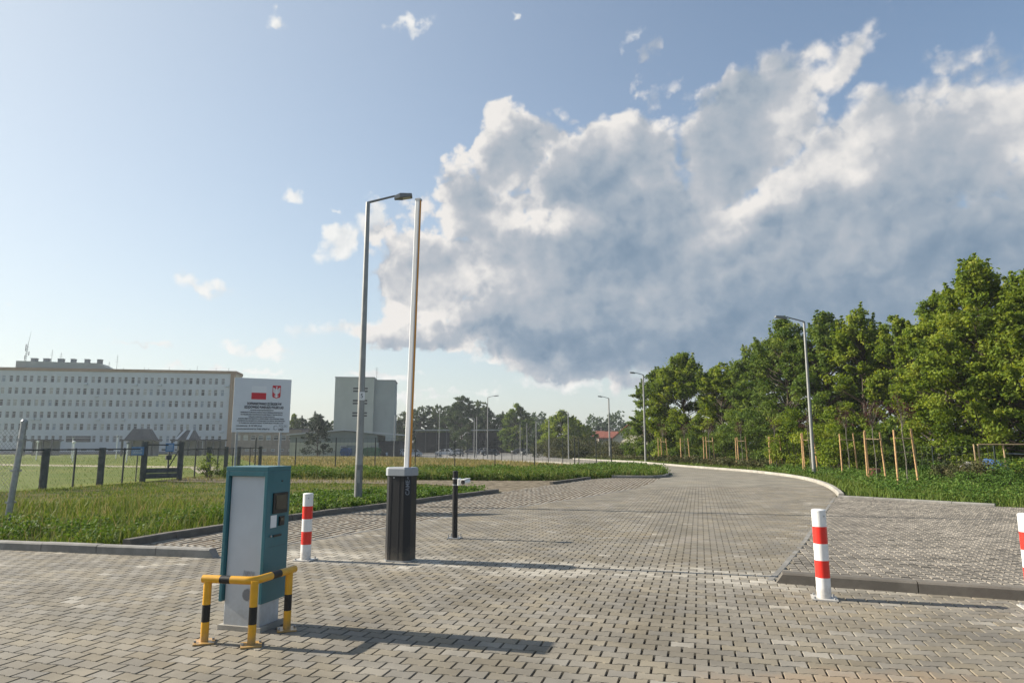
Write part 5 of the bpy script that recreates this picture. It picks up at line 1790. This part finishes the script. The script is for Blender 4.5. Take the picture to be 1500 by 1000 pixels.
# speaker grille low on the grey face: a disc with rows of holes
gr_ = MB().tube([(-Wm * 0.36, 0.003, 0.30), (-Wm * 0.36, -0.004, 0.30)], 0.054, 24).build('speaker_grille', M['mark'], tm)
gh = MB()
for i in range(-6, 7):
    for j in range(-6, 7):
        x, z = i * 0.008 + (j % 2) * 0.004, j * 0.0075
        if x * x + z * z < 0.047 ** 2:
            gh.tube([(-Wm * 0.36 + x, -0.0042, 0.30 + z), (-Wm * 0.36 + x, -0.0055, 0.30 + z)], 0.0026, 6)
gh.build('grille_holes', M['hole'], gr_)
lgm = MB()
for k, (x, h_) in enumerate(((-0.05, 0.06), (-0.04, 0.11), (-0.025, 0.10), (-0.01, 0.05), (0.005, 0.045), (0.022, 0.05), (0.04, 0.035), (0.052, 0.04))):
    lgm.box((-Wm * 0.36 + x, -0.0005, 0.475 + (0 if h_ < 0.09 else -0.03)), (0.004, 0.003, h_), ry=R(12))
lgm.build('embossed_logo', M['mark'], tm)
on_side('hood_seam', 0.006, 0.274, 0.70, 0.7015, M['hole'], 0.001)

gr = thing('guard_rail', 'yellow and black striped corner guard rail round the ticket machine', 'guard rail', (0, 0, 0))
posts = [(-2.51, 5.76), (-2.095, 5.68), (-1.963, 6.14)]
rr = 0.032
HR_ = 0.50
for (x, y) in posts:
    pt = MB()
    for (za, zb2, k) in ((0.0, 0.165, 0), (0.165, 0.30, 1), (0.30, HR_, 0)):
        pt.cur = k
        pt.cyl((x, y, za), (x, y, zb2), rr, seg=18)
    pt.build('post', [M['yellow'], M['blackpaint']], gr, smooth=40)
    pl = MB().box((x, y, 0.008), (0.16, 0.16, 0.012), rz=R(20)).build('base_plate', M['yellow'], gr)
    for q in (-1, 1):
        MB().cyl((x + q * 0.055, y + q * 0.045, 0.013), (x + q * 0.055, y + q * 0.045, 0.03), 0.011, seg=6).build('bolt', M['steel'], pl)
p0, p1, p2 = [Vector((x, y, HR_)) for x, y in posts]
d0, d1 = (p0 - p1).normalized(), (p2 - p1).normalized()
ca = p0 + d0 * 0.045
cb_ = p2 + d1 * 0.075
arc = []
rb = 0.075
for k in range(7):
    t = k / 6
    a, b = p1 + d0 * rb, p1 + d1 * rb
    arc.append(a * (1 - t) ** 2 + p1 * 2 * t * (1 - t) + b * t ** 2)
rl = MB()
la = (p0 - p1).length
rl.cur = 0
rl.tube([ca, p1 + d0 * la * 0.72], rr, 18)
rl.cur = 1
rl.tube([p1 + d0 * la * 0.72, p1 + d0 * la * 0.50], rr * 1.003, 18)
rl.cur = 0
lb = (p2 - p1).length
rl.tube([p1 + d0 * la * 0.50] + arc + [p1 + d1 * lb * 0.45], rr, 18)
rl.cur = 1
rl.tube([p1 + d1 * lb * 0.45, p1 + d1 * lb * 0.70], rr * 1.003, 18)
rl.cur = 0
rl.tube([p1 + d1 * lb * 0.70, cb_], rr, 18)
rl.build('rail', [M['yellow'], M['blackpaint']], gr, smooth=50)

# ------------------------------------------------------------------ bollards
bz = [0.012, 0.215, 0.39, 0.56, 0.735, 0.90]
b0 = thing('bollard', 'x', 'bollard', (0, 0, 0), 0, 'red and white steel bollards')
br_ = 0.071
bd = MB()
for k in range(5):
    bd.cur = k % 2
    bd.cyl((0, 0, bz[k]), (0, 0, bz[k + 1]), br_, seg=28)
bd.build('tube', [M['white'], M['red']], b0, smooth=40)
MB().lathe([(br_ + 0.001, 0.885), (br_ + 0.001, 0.902), (br_ - 0.012, 0.912), (0.01, 0.916)], 28).build('cap', M['white'], b0, smooth=50)
pl = MB().box((0, 0, 0.007), (0.25, 0.25, 0.012)).build('base_plate', M['white'], b0)
for sx in (-1, 1):
    for sy in (-1, 1):
        MB().cyl((sx * 0.095, sy * 0.095, 0.012), (sx * 0.095, sy * 0.095, 0.032), 0.011, seg=6).build('bolt', M['steel'], pl)
MB().cyl((0.04, -br_ * 0.80, 0.845), (0.045, -br_ * 0.9, 0.845), 0.008, seg=8).build('screw', M['steel'], b0)
for i, (x, y, rz_, lab) in enumerate(((3.27, 7.33, -20, 'red and white bollard in front of the right kerb'),
                                      (-2.88, 9.68, -14, 'red and white bollard behind the teal ticket machine'),
                                      (5.14, 6.88, -20, 'red and white bollard cut by the right edge of the photo'))):
    o = b0 if i == 0 else copy_tree(b0)
    o.location = (x, y, 0.002)
    o.rotation_euler = (0, 0, R(rz_))
    o['label'] = lab

# ------------------------------------------------------------------ barrier
CABX, CABY = -1.56, 9.68
bar_ = thing('barrier_gate', 'anthracite parking barrier cabinet with its white boom raised upright', 'barrier', (CABX, CABY, 0), R(-20))


def octo(hx, hy, c):
    return [(-hx + c, -hy), (hx - c, -hy), (hx, -hy + c), (hx, hy - c), (hx - c, hy), (-hx + c, hy), (-hx, hy - c), (-hx, -hy + c)]


CW = 0.195
MB().prism(octo(CW + 0.01, CW * 0.8 + 0.01, 0.075), 0.0, 0.02).build('base_plate', M['steel'], bar_)
mb = MB()
pA, pB = octo(CW, CW * 0.8, 0.075), octo(CW * 0.985, CW * 0.79, 0.074)
mb.add([(x, y, 0.02) for x, y in pA] + [(x, y, 1.165) for x, y in pB],
       [tuple(range(7, -1, -1)), tuple(range(8, 16))] + [(i, (i + 1) % 8, 8 + (i + 1) % 8, 8 + i) for i in range(8)])
cabo = mb.build('cabinet', M['cabinet'], bar_)
mb = MB()
pA, pB = octo(CW + 0.014, CW * 0.8 + 0.014, 0.08), octo(CW - 0.0, CW * 0.8, 0.078)
mb.add([(x, y, 1.162) for x, y in pA] + [(x, y, 1.255) for x, y in pA] + [(x, y, 1.275) for x, y in pB],
       [tuple(range(7, -1, -1)), tuple(range(16, 24))] + [(k * 8 + i, k * 8 + (i + 1) % 8, k * 8 + 8 + (i + 1) % 8, k * 8 + 8 + i) for k in range(2) for i in range(8)])
mb.build('cap', M['barriercap'], bar_)
# lettering on the chamfered corner facet towards the road
fx, fy = (CW - 0.0375), (-CW * 0.8 + 0.0375)
text_part('lettering', 'CAME', 0.078, (fx + 0.0020, fy - 0.0020, 1.0), (R(90), R(-90), R(45)), M['logo'], bar_, bold=0.001)
lt_ = MB()
for s in (0, 1):
    lt_.box((0, 0, 1.125 + 0.016 * s), (0.03 - 0.012 * s, 0.002, 0.008), ry=R(30))
lo2 = lt_.build('logo_mark', M['logo'], bar_)
lo2.location = (fx + 0.002, fy - 0.002, 0)
lo2.rotation_euler = (0, 0, R(45))
for (z, h_) in ((0.98, 0.10), (0.42, 0.15)):
    MB().box((CW - 0.0005, 0.02, z), (0.006, 0.03, h_)).build('vent_slot', M['hole'], bar_)
MB().cyl((-0.04, -CW * 0.8 + 0.002, 1.135), (-0.04, -CW * 0.8 - 0.006, 1.135), 0.012, seg=10).build('lock', M['steel'], bar_)
for (x, hh) in ((-0.085, 1.1), (0.045, 1.1)):
    MB().box((x, -CW * 0.8 - 0.0005, 0.59), (0.003, 0.003, 1.13)).build('edge_seam', M['hole'], bar_)
# boom
bx, by = 0.075, -CW * 0.8 + 0.16
tilt = R(1.2)
bm_ = MB()
BL = wz(296, CABY) - 1.20
sec = [(-0.04, -0.026), (-0.028, -0.036), (0.026, -0.036), (0.037, -0.026), (0.037, 0.026), (0.026, 0.036), (-0.028, 0.036), (-0.04, 0.026)]
vs = []
for z in (0.0, BL):
    for (x, y) in sec:
        k = 1.0 if z == 0 else 0.92
        vs.append((x * k, y * k, z))
bm_.add(vs, [tuple(range(7, -1, -1)), tuple(range(8, 16))] + [(i, (i + 1) % 8, 8 + (i + 1) % 8, 8 + i) for i in range(8)])
boom = bm_.build('boom', M['boom'], bar_)
boom.location = (bx, by, 1.20)
boom.rotation_euler = (0, tilt, 0)
MB().add([(0.0375, -0.020, 0), (0.052, -0.016, 0), (0.052, 0.016, 0), (0.0375, 0.020, 0), (0.0348, -0.018, BL), (0.046, -0.014, BL), (0.046, 0.014, BL), (0.0348, 0.018, BL)],
         [(3, 2, 1, 0), (4, 5, 6, 7), (0, 1, 5, 4), (1, 2, 6, 5), (2, 3, 7, 6), (3, 0, 4, 7)]).build('rubber_edge', M['boomedge'], boom)
MB().box((0.003, 0, BL + 0.015), (0.084, 0.074, 0.03)).build('end_cap', M['capgrey'], boom)

# ------------------------------------------------------------------ number-plate camera on black post
cpst = thing('camera_post', 'black steel post carrying a small white bullet camera', 'camera post', (-0.985, 11.87, 0), R(-12))
MB().cyl((0, 0, 0.012), (0, 0, 1.13), 0.047, seg=18).build('post', M['blackpaint'], cpst, smooth=40)
MB().lathe([(0.049, 1.115), (0.049, 1.13), (0.04, 1.137)], 18).build('cap', M['blackpaint'], cpst)
pl = MB().box((0, 0, 0.008), (0.22, 0.22, 0.012)).build('base_plate', M['steel'], cpst)
for sx in (-1, 1):
    for sy in (-1, 1):
        MB().cyl((sx * 0.085, sy * 0.085, 0.012), (sx * 0.085, sy * 0.085, 0.07), 0.009, seg=6).build('bolt', M['steel'], pl)
for z in (0.90, 1.005):
    MB().lathe([(0.050, z - 0.009), (0.052, z), (0.050, z + 0.009)], 18).build('clamp_band', M['steel'], cpst)
bc = thing('security_camera', 'white bullet camera with dark lens clamped to the black post', 'camera', (-0.985, 11.87, 0), R(-12))
MB().bbox((0.080, -0.01, 0.955), (0.066, 0.10, 0.125), 0.02).build('junction_box', M['white'], bc)
MB().tube([(0.11, -0.02, 0.94), (0.17, -0.03, 0.95)], 0.018, 10).build('arm', M['white'], bc)
hd2 = MB().tube([(0.215, 0.07, 0.962), (0.165, -0.085, 0.950)], [0.043, 0.043], 16).build('housing', M['white'], bc, smooth=40)
MB().tube([(0.1645, -0.0865, 0.95), (0.1625, -0.0925, 0.9495)], 0.038, 16).build('lens', M['black'], hd2)
MB().add([(0.115, -0.11, 0.990), (0.198, -0.135, 0.990), (0.255, 0.065, 1.006), (0.17, 0.09, 1.006), (0.115, -0.11, 0.997), (0.198, -0.135, 0.997), (0.255, 0.065, 1.013), (0.17, 0.09, 1.013)],
         [(3, 2, 1, 0), (4, 5, 6, 7), (0, 1, 5, 4), (1, 2, 6, 5), (2, 3, 7, 6), (3, 0, 4, 7)]).build('sun_hood', M['white'], hd2)

# ------------------------------------------------------------------ saplings with stakes
SAP = [(1330, 25.6, 2, 1, 'nearest sapling with a purple ball crown between two thick stakes'),
       (1285, 29.5, 3, 1, 'purple leaved sapling held by three leaning stakes, second from the right'),
       (1245, 34.5, 2, 1, 'purple leaved sapling between two stakes just right of the grey lamp'),
       (1188, 37.5, 3, 1, 'staked sapling directly behind the right verge lamp post'),
       (1138, 43.0, 3, 0, 'staked sapling in deep green shade left of the right lamp'),
       (1088, 48.0, 3, 0, 'staked sapling before the gap in the leafy trees'),
       (1040, 53.0, 3, 0, 'staked sapling before the dark hollow under the trees'),
       (1004, 57.5, 2, 0, 'staked sapling second from the far road bend'),
       (972, 61.0, 3, 0, 'farthest staked sapling right of the bend lamp post')]
SAPL = ['nearest purple crowned sapling', 'second purple sapling from the right edge', 'purple sapling just right of the grey lamp', 'sapling directly behind the right lamp post', 'sapling left of the right lamp',
        'sapling before the gap in the trees', 'sapling before the dark hollow under the trees', 'sapling second from the far bend', 'farthest sapling by the bend lamp']
for i, (px_, Y_, ns, crown, lab) in enumerate(SAP):
    X_s = wx(px_, Y_)
    rng = np.random.default_rng(100 + i)
    st = thing('sapling', lab, 'sapling', (X_s, Y_, zg(Y_)), 0, 'staked saplings along the right verge')
    Ht = 3.0
    pts_ = [(0, 0, -0.05), (0.02, 0, 1.0), (-0.03, 0.02, 2.0), (0.0, 0, Ht)]
    tk = MB().tube(pts_, [0.022, 0.02, 0.017, 0.008], 7)
    cl = []
    for k in range(16):
        a = rng.uniform(0, 2 * math.pi)
        q = rng.random() ** 0.5 * 0.42
        z = 2.45 + 0.95 * rng.random()
        cl.append((q * math.cos(a), q * math.sin(a), z, rng.uniform(0.14, 0.2)))
        tk.tube([(0, 0, 2.2 + 0.3 * rng.random()), (q * math.cos(a), q * math.sin(a), z + 0.1)], [0.008, 0.003], 4, caps=False)
    tk.build('trunk', M['barkgrey'], st)
    V, t = clump_leaves(cl, 900 if crown else 600, 0.075, rng, 1.0)
    np_mesh('crown', V, 4, t, L['plum'], st)
    sk = thing('tree_stakes', ('pair' if ns == 2 else 'trio') + ' of orange brown stakes holding the ' + SAPL[i],
               'stakes', (X_s, Y_, zg(Y_)), R(rng.uniform(-12, 12)), 'sapling support stakes')
    offs = [(-0.36, 0.0), (0.40, -0.05)] if ns == 2 else [(-0.42, 0.0), (-0.12, 0.36), (0.38, -0.05)]
    for (ox, oy) in offs:
        ln_ = rng.uniform(2.05, 2.2)
        MB().cyl((ox, oy, -0.1), (ox * 0.86 - 0.06, oy, ln_), 0.038, 0.036, 9).build('stake', M['wood'], sk)
    for zz_ in ((1.82,) if ns == 3 else (1.82, 1.3)):
        for q in range(len(offs) - 1 if zz_ > 1.5 else 1):
            a_, b_ = offs[q], offs[q + 1]
            MB().tube([(a_[0] * 0.88 - 0.05, a_[1] - 0.045, zz_), (b_[0] * 0.88 - 0.05, b_[1] - 0.045, zz_ - 0.02)], 0.024 if zz_ > 1.5 else 0.012, 6).build('cross_rail', M['woodtie'], sk)

# ------------------------------------------------------------------ trees on the right
G = 'leafy trees along the right side'
RT = [  # px, Y, top_py, half width px, leaf material, shape, label
    (962, 70, 542, 34, 'deep', 'broad', 'dark leaved tree at the left end of the row, beside the bend lamp'),
    (1006, 66, 517, 52, 'maple', 'broad', 'round topped maple left of the dark hollow'),
    (1062, 60, 531, 38, 'maple', 'broad', 'narrow maple with loose shoots before the gap in the row'),
    (1118, 56, 500, 46, 'deep', 'broad', 'mid height maple left of the right lamp pole'),
    (1160, 50, 466, 56, 'deep', 'broad', 'broad tall maple directly behind the right lamp'),
    (1222, 47, 457, 52, 'deep', 'broad', 'dark topped maple just right of the right lamp'),
    (1275, 44, 451, 50, 'maple', 'broad', 'pointed maple above the purple saplings'),
    (1330, 42, 462, 48, 'maple', 'broad', 'bright maple with upright shoots left of the tallest tree'),
    (1398, 37, 432, 66, 'maple', 'broad', 'wide maple with feathery shoots next to the tallest tree'),
    (1458, 34, 378, 74, 'maple', 'broad', 'tallest maple of the row rising to a point at right'),
    (1545, 32, 395, 80, 'maple', 'broad', 'large maple cut by the right edge of the photo')]
for i, (px_, Y_, top, hw, lm, shp_, lab) in enumerate(RT):
    H_ = wz(top, Y_) - zg(Y_)
    Rx_ = hw * Y_ / 980 * 1.05
    tree('maple_tree', lab, wx(px_, Y_), Y_, H_ * 1.0, Rx_, lm, G, 40 + i, leaf=0.15 + 0.0011 * Y_, per=560 if Y_ > 45 else 760, n_cl=105, base=0.06, shape=shp_, shoots=18)
# second rank that closes the gaps behind
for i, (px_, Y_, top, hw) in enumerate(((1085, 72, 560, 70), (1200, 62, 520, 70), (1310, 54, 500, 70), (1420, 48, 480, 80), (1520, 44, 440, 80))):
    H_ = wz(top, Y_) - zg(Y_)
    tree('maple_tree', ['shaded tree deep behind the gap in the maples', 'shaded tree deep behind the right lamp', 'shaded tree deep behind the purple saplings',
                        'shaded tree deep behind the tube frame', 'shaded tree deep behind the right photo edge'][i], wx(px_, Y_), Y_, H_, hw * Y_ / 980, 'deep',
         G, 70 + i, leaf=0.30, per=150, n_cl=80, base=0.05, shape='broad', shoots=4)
# young growth hanging low in front
UB = [(1140, 49, 600, 30), (1015, 60, 615, 30), (1250, 36.5, 625, 26), (1110, 50, 570, 34), (1165, 43, 590, 36), (1210, 40, 585, 34), (1225, 37, 600, 30), (1262, 39, 600, 32), (1300, 38, 605, 30), (1060, 56, 600, 30), (1350, 36, 640, 26), (940, 72, 600, 26), (985, 66, 610, 22)]
for i, (px_, Y_, top, hw) in enumerate(UB):
    bush('maple_bush', ['low bush between the two staked saplings left of the lamp', 'low bush behind the sapling at the dark hollow', 'low leafy bush right behind the third sapling from the right', 'bushy maple growth left of the right lamp base', 'bright maple bush close behind the right lamp base', 'bright maple bush right of the lamp base',
                        'low hanging maple bush behind the third sapling', 'leafy bush behind the second sapling', 'dark bush left of the nearest sapling', 'leafy bush behind the sapling at the gap',
                        'low leafy bush right of the nearest sapling', 'leafy bush behind the bend lamp', 'leafy bush behind the two farthest saplings'][i], wx(px_, Y_), Y_,
         wz(top, Y_) - zg(Y_), hw * Y_ / 980, 'maple' if i in (2, 4, 5, 6) else 'deep', 'bushes under the right hand trees', 200 + i, leaf=0.16, per=520, n_cl=34)
HB = [(915, 82, 652, 30), (895, 92, 648, 30), (945, 78, 652, 26), (868, 100, 643, 36), (835, 110, 640, 34), (805, 118, 640, 26), (975, 74, 645, 26), (850, 95, 650, 26)]
for i, (px_, Y_, top, hw) in enumerate(HB):
    bush('hedge_bush', ['brown green hedge bush below the red gable roof', 'brown hedge bush beside the far lamp post', 'brown hedge bush right of the red gable roof', 'dark hedge bush behind the mesh fence end',
                        'hedge bush under the light green tree', 'hedge bush at the far road bend', 'hedge bush left of the farthest sapling', 'low hedge bush before the far lamp post'][i],
         wx(px_, Y_), Y_, wz(top, Y_) - zg(Y_) + 0.5, hw * Y_ / 980, 'brush', 'hedge bushes beyond the road bend', 230 + i, leaf=0.2, per=260, n_cl=30)
for i, (px_, Y_, hgt, hw, lm) in enumerate(((1445, 26.5, 1.15, 42, 'brush'), (1400, 27.5, 1.1, 30, 'brush'), (1490, 25.5, 1.2, 34, 'weed'), (1370, 28.5, 0.9, 26, 'weed'), (1475, 24.0, 0.7, 30, 'weed'),
                                         (1425, 24.5, 0.75, 26, 'weed'), (305, 33.5, 1.35, 14, 'deep'))):
    bush('wild_shrub', ['dark tangled shrub hiding the foot of the tube frame', 'dry topped shrub with pale stalks left of the boulder', 'green shrub at the right edge before the tube frame', 'low shrub right of the nearest sapling stakes',
                        'low leafy shrub near the right photo edge', 'low leafy shrub before the tarp heap', 'small dark shrub growing on the fence right of the gate'][i],
         wx(px_, Y_), Y_, hgt, hw * Y_ / 980, lm, None, 260 + i, leaf=0.09, per=1100, n_cl=28)

# ------------------------------------------------------------------ distant trees
FT = [(575, 215, 606, 13, 'far', 'round'), (590, 225, 603, 10, 'poplar', 'column'), (603, 230, 598, 10, 'far', 'column'), (616, 228, 595, 10, 'poplar', 'column'), (628, 232, 594, 11, 'far', 'column'),
      (641, 230, 593, 11, 'poplar', 'column'), (655, 225, 594, 12, 'far', 'column'), (676, 205, 579, 22, 'far', 'round'), (700, 220, 587, 14, 'poplar', 'column'), (712, 215, 596, 14, 'far', 'round'),
      (734, 205, 606, 18, 'far', 'round'), (757, 190, 591, 17, 'deep', 'round'), (776, 195, 611, 14, 'deep', 'round'), (795, 185, 620, 14, 'far', 'round'), (822, 150, 601, 22, 'maple', 'round'),
      (845, 160, 615, 16, 'maple', 'round'), (862, 165, 626, 14, 'deep', 'round'), (878, 210, 624, 9, 'pine', 'round'), (890, 215, 625, 8, 'pine', 'round'), (462, 205, 606, 16, 'far', 'round'),
      (440, 200, 612, 14, 'far', 'round'), (428, 196, 606, 10, 'deep', 'round'), (480, 200, 622, 14, 'far', 'round')]
FL = ['dark round tree just right of the tower block', 'pale poplar right of the tower block', 'slim dark poplar left of the raised boom', 'slim pale poplar at the raised boom', 'dark poplar right of the boom',
      'pale poplar over the bare lamp post', 'dark poplar left of the big birch', 'big drooping birch, largest of the distant trees', 'tall pale poplar right of the big birch', 'rounded tree behind the curved arm lamp',
      'low rounded tree right of the curved arm lamp', 'tall dark tree over the right carport', 'dark tree sloping down right of the tall dark one', 'low tree at the far end of the car park', 'light green tree on the road bend',
      'lower light green tree beside the lamp at the bend', 'dark low tree left of the red roofs', 'small dark pine left above the red roofs', 'small dark pine right above the red roofs', 'pale tree behind the workshop roof',
      'tree behind the annex roof', 'dark tree at the right edge of the signboard', 'low tree left of the tower block']
protos = {}
for i, (px_, Y_, top, hw, lm, shp_) in enumerate(FT):
    H_ = wz(top, Y_) - zg(Y_)
    Rx_ = hw * Y_ / 980 * 1.3
    key = (lm, shp_)
    if key not in protos or i in (7, 14):
        o = tree('distant_tree', FL[i], wx(px_, Y_), Y_, H_, Rx_, lm, 'distant trees beyond the car park', 300 + i, leaf=0.38, per=230, n_cl=100, base=0.02, shape=shp_, shoots=8)
        protos.setdefault(key, (o, H_, Rx_))
    else:
        src, h0, r0 = protos[key]
        o = copy_tree(src)
        o.location = (wx(px_, Y_), Y_, zg(Y_))
        o.rotation_euler = (0, 0, 1.7 * i)
        o.scale = (Rx_ / r0, Rx_ / r0, H_ / h0)
        o['label'] = FL[i]
# conifer before the workshop
tree('pine_tree', 'dark spreading conifer standing before the workshop wall', wx(465, 128), 128, wz(607, 128) - zg(128), 3.0, 'pine', None, 401, leaf=0.34, per=110, n_cl=80, base=0.10, shape='cone', shoots=2)
# wood on the skyline
rng = np.random.default_rng(9)
n = 16000
fx_ = rng.uniform(-75, 60, n)
fz_ = rng.random(n) ** 0.8
fy_ = 262 + rng.normal(0, 4, n)
hh = 11 + 2.5 * np.sin(fx_ * 0.21) + 1.8 * np.sin(fx_ * 0.63 + 1) + 1.0 * np.sin(fx_ * 1.7)
V = leaf_quads(np.stack([fx_, fy_, -1 + fz_ * hh], 1), 1.3, rng, up=0.4)
o = np_mesh('distant_woodland', V, 4, np.repeat(np.clip(rng.normal(0.3, 0.2, n), 0, 1), 4), L['far'])
tag(o, 'dark green wood closing the view behind the car park', 'woodland', kind='stuff')

# ------------------------------------------------------------------ grass and weeds
rng = np.random.default_rng(21)
VERGE = [(-14.5, 12.4), (-7.9, 11.0), (-6.25, 10.75), (-6.15, 11.4), (-5.5, 13.0), (-4.68, 15.15), (-3.45, 17.4), (-2.17, 20.0), (-0.7, 23.0), (-2.0, 26.2), (-4, 28.1), (-9, 28.5), (-15.5, 29.5), (-16.2, 27.4), (-18.2, 20)]
x, y = scatter(VERGE, 60000, rng)
f_ = 0.5 + 0.5 * np.sin(x * 1.1 + 1.3 * np.sin(y * 0.7)) * np.sin(y * 0.9 + x * 0.3)
bare = np.sin(x * 0.8 + 0.5 * y) + np.sin(1.7 * x - 0.9 * y + 1.0) + 0.7 * np.sin(2.9 * y + x)
k = (rng.random(len(x)) < 0.35 + 0.65 * f_) & ((bare > -1.1) | (rng.random(len(x)) < 0.12))
x, y, f_ = x[k], y[k], f_[k]
blades('verge_grass', x, y, rng.uniform(0.10, 0.32, len(x)) * (0.6 + 0.7 * f_) * np.clip((21.5 - y) / 5.0, 0.28, 1.0), 0.008 + 0.0006 * y, 'grass', rng, 0.36, 0.4, 'tall yellow green grass on the left verge', 0.24)
x, y = scatter(VERGE, 2400, rng)
blades('verge_stalks', x, y, rng.uniform(0.15, 0.48, len(x)) * np.clip((23.5 - y) / 7.0, 0.35, 1.0), 0.004 + 0.0004 * y, 'dry', rng, 0.55, 0.35, 'dead straw stalks standing in the left verge grass')
WB = [(-15.5, 12.3), (-7.9, 11.0), (-6.3, 10.8), (-6.2, 11.5), (-4.72, 15.2), (-3.5, 17.4), (-2.2, 20.0), (-0.8, 22.9), (-2.4, 23.6), (-4.3, 20.5), (-5.6, 17.6), (-6.8, 14.8), (-8.2, 13.2), (-14, 14.2)]
weeds('verge_weeds', WB, 900, 0.14, 0.34, 'weed', rng, 0.075, 34, 'leafy green weeds growing along the left kerb', patch=0.95)
WB2 = [(-5.8, 15.4), (-4.75, 15.2), (-3.5, 17.4), (-2.2, 20.0), (-0.75, 22.8), (-2.2, 23.6), (-5.0, 22.5), (-6.6, 19.0)]
weeds('kerb_weeds', WB2, 850, 0.12, 0.27, 'weed', rng, 0.09, 40, 'dense dark green weeds round the nearest lamp foot')
WB3 = [(-14.2, 33.2), (-9, 32.0), (-4, 31.3), (0.5, 30.6), (3.4, 31.5), (4.9, 33.2), (7.0, 32.9), (7.8, 34.6), (8.5, 38.2), (8.5, 42), (7.6, 44.5), (6.4, 44.5), (2, 38.5), (-4, 36.8), (-14.8, 36.5)]
weeds('meadow_weeds', WB3, 3000, 0.22, 0.50, 'weed', rng, 0.085, 34, 'tall weeds in a green belt behind the gravel track', bias=0)
x, y = scatter(WB3, 26000, rng, 0)
blades('belt_grass', x, y, rng.uniform(0.2, 0.50, len(x)), 0.02 + 0 * x, 'grass', rng, 0.6, 0.3, 'grass among the weeds before the tall mesh fence')
MD = [(-14.0, 37.2), (-4, 37.5), (2, 39.0), (6.0, 44.8), (5.5, 46.3), (3.3, 53), (-1.8, 66), (-7, 83), (-15, 108), (-24, 127), (-42, 140), (-60, 150), (-36, 90), (-16.5, 45)]
x, y = scatter(MD, 36000, rng)
blades('dry_grass', x, y, rng.uniform(0.10, 0.30, len(x)), 0.02 + 0.0008 * y, 'dry', rng, 0.45, 0.5, 'dry yellow grass in the field beyond the mesh fence')
LF2 = [(-17.2, 24.5), (-15.7, 31.5), (-16.4, 38), (-16.8, 44.5), (-36, 90), (-60, 150), (-130, 150), (-100, 90), (-60, 40), (-30, 20)]
x, y = scatter(LF2, 20000, rng)
blades('lawn_grass', x, y, rng.uniform(0.05, 0.13, len(x)), 0.012 + 0.0004 * y, 'grass', rng, 0.25, 0.4, 'mown lawn grass beyond the chain link fence')
GP = [(-15.3, 33.4), (-9, 31.8), (-4, 31.1), (-5, 28.6), (-9, 28.9), (-15.4, 29.8)]
RV = [(10.1, 20.75), (10.95, 19.75), (11.85, 18.75), (12.7, 18.0), (13.9, 16.9), (21, 10.5), (28, 16), (27, 30), (20.5, 40), (18.6, 52), (17, 66), (13.5, 88), (8.6, 92), (9.6, 76.0), (10.6, 66.0), (11.7, 56.0), (12.5, 48.5), (13.4, 43.5),
      (14.1, 39.4), (14.15, 34.6), (13.6, 30.4), (12.35, 26.0), (11.0, 22.4)]
x, y = scatter(RV, 48000, rng)
blades('right_verge_grass', x, y, rng.uniform(0.12, 0.30, len(x)), 0.010 + 0.0007 * y, 'grass', rng, 0.28, 0.4, 'green grass on the right verge under the saplings')
RVW = [(11.3, 20.3), (12.2, 19.2), (13.2, 18.4), (14.5, 17.2), (21, 11.5), (28, 17), (27, 30), (21, 38), (18.5, 44), (15.2, 42), (14.6, 36), (13.9, 30)]
weeds('right_verge_weeds', RVW, 2600, 0.18, 0.48, 'weed', rng, 0.085, 30, 'leafy weeds on the right verge round the stakes')
RVF = [(15.3, 42), (18.5, 44), (18, 52), (16, 64), (13.5, 86), (10.0, 90), (11.2, 70), (12.9, 56), (14.2, 47)]
weeds('far_verge_weeds', RVF, 1100, 0.25, 0.6, 'brush', rng, 0.14, 24, 'dull weeds along the far right verge', bias=0)
# sparse blades in the soil-filled openings of the left bay and along joints
x, y = scatter(GP, 1500, rng, 0)
blades('track_grass', x, y, rng.uniform(0.05, 0.2, len(x)), 0.02 + 0 * x, 'dry', rng, 0.3, 0.5, 'thin dry grass growing through the gravel track')
x, y = scatter(LB, 900, rng)
blades('joint_grass', x, y, rng.uniform(0.015, 0.05, len(x)), 0.006 + 0.0004 * y, 'dry', rng, 0.4, 0.5, 'sparse dry grass in the openings of the left parking bay')

# ------------------------------------------------------------------ thin evening haze
hm = bpy.data.materials.new('haze_air')
hm.use_nodes = True
hm.node_tree.nodes.clear()
HT = NT(hm.node_tree)
pv = HT.n('ShaderNodeVolumePrincipled', {'Color': (0.86, 0.92, 1.0, 1), 'Density': HAZE, 'Anisotropy': 0.2})
HT.n('ShaderNodeOutputMaterial', {'Volume': pv.outputs[0]})
if HAZE > 0:
    hz_ = MB().box((0, 120, 14.5), (640, 620, 34)).build('haze', hm)
    hz_['kind'] = 'stuff'
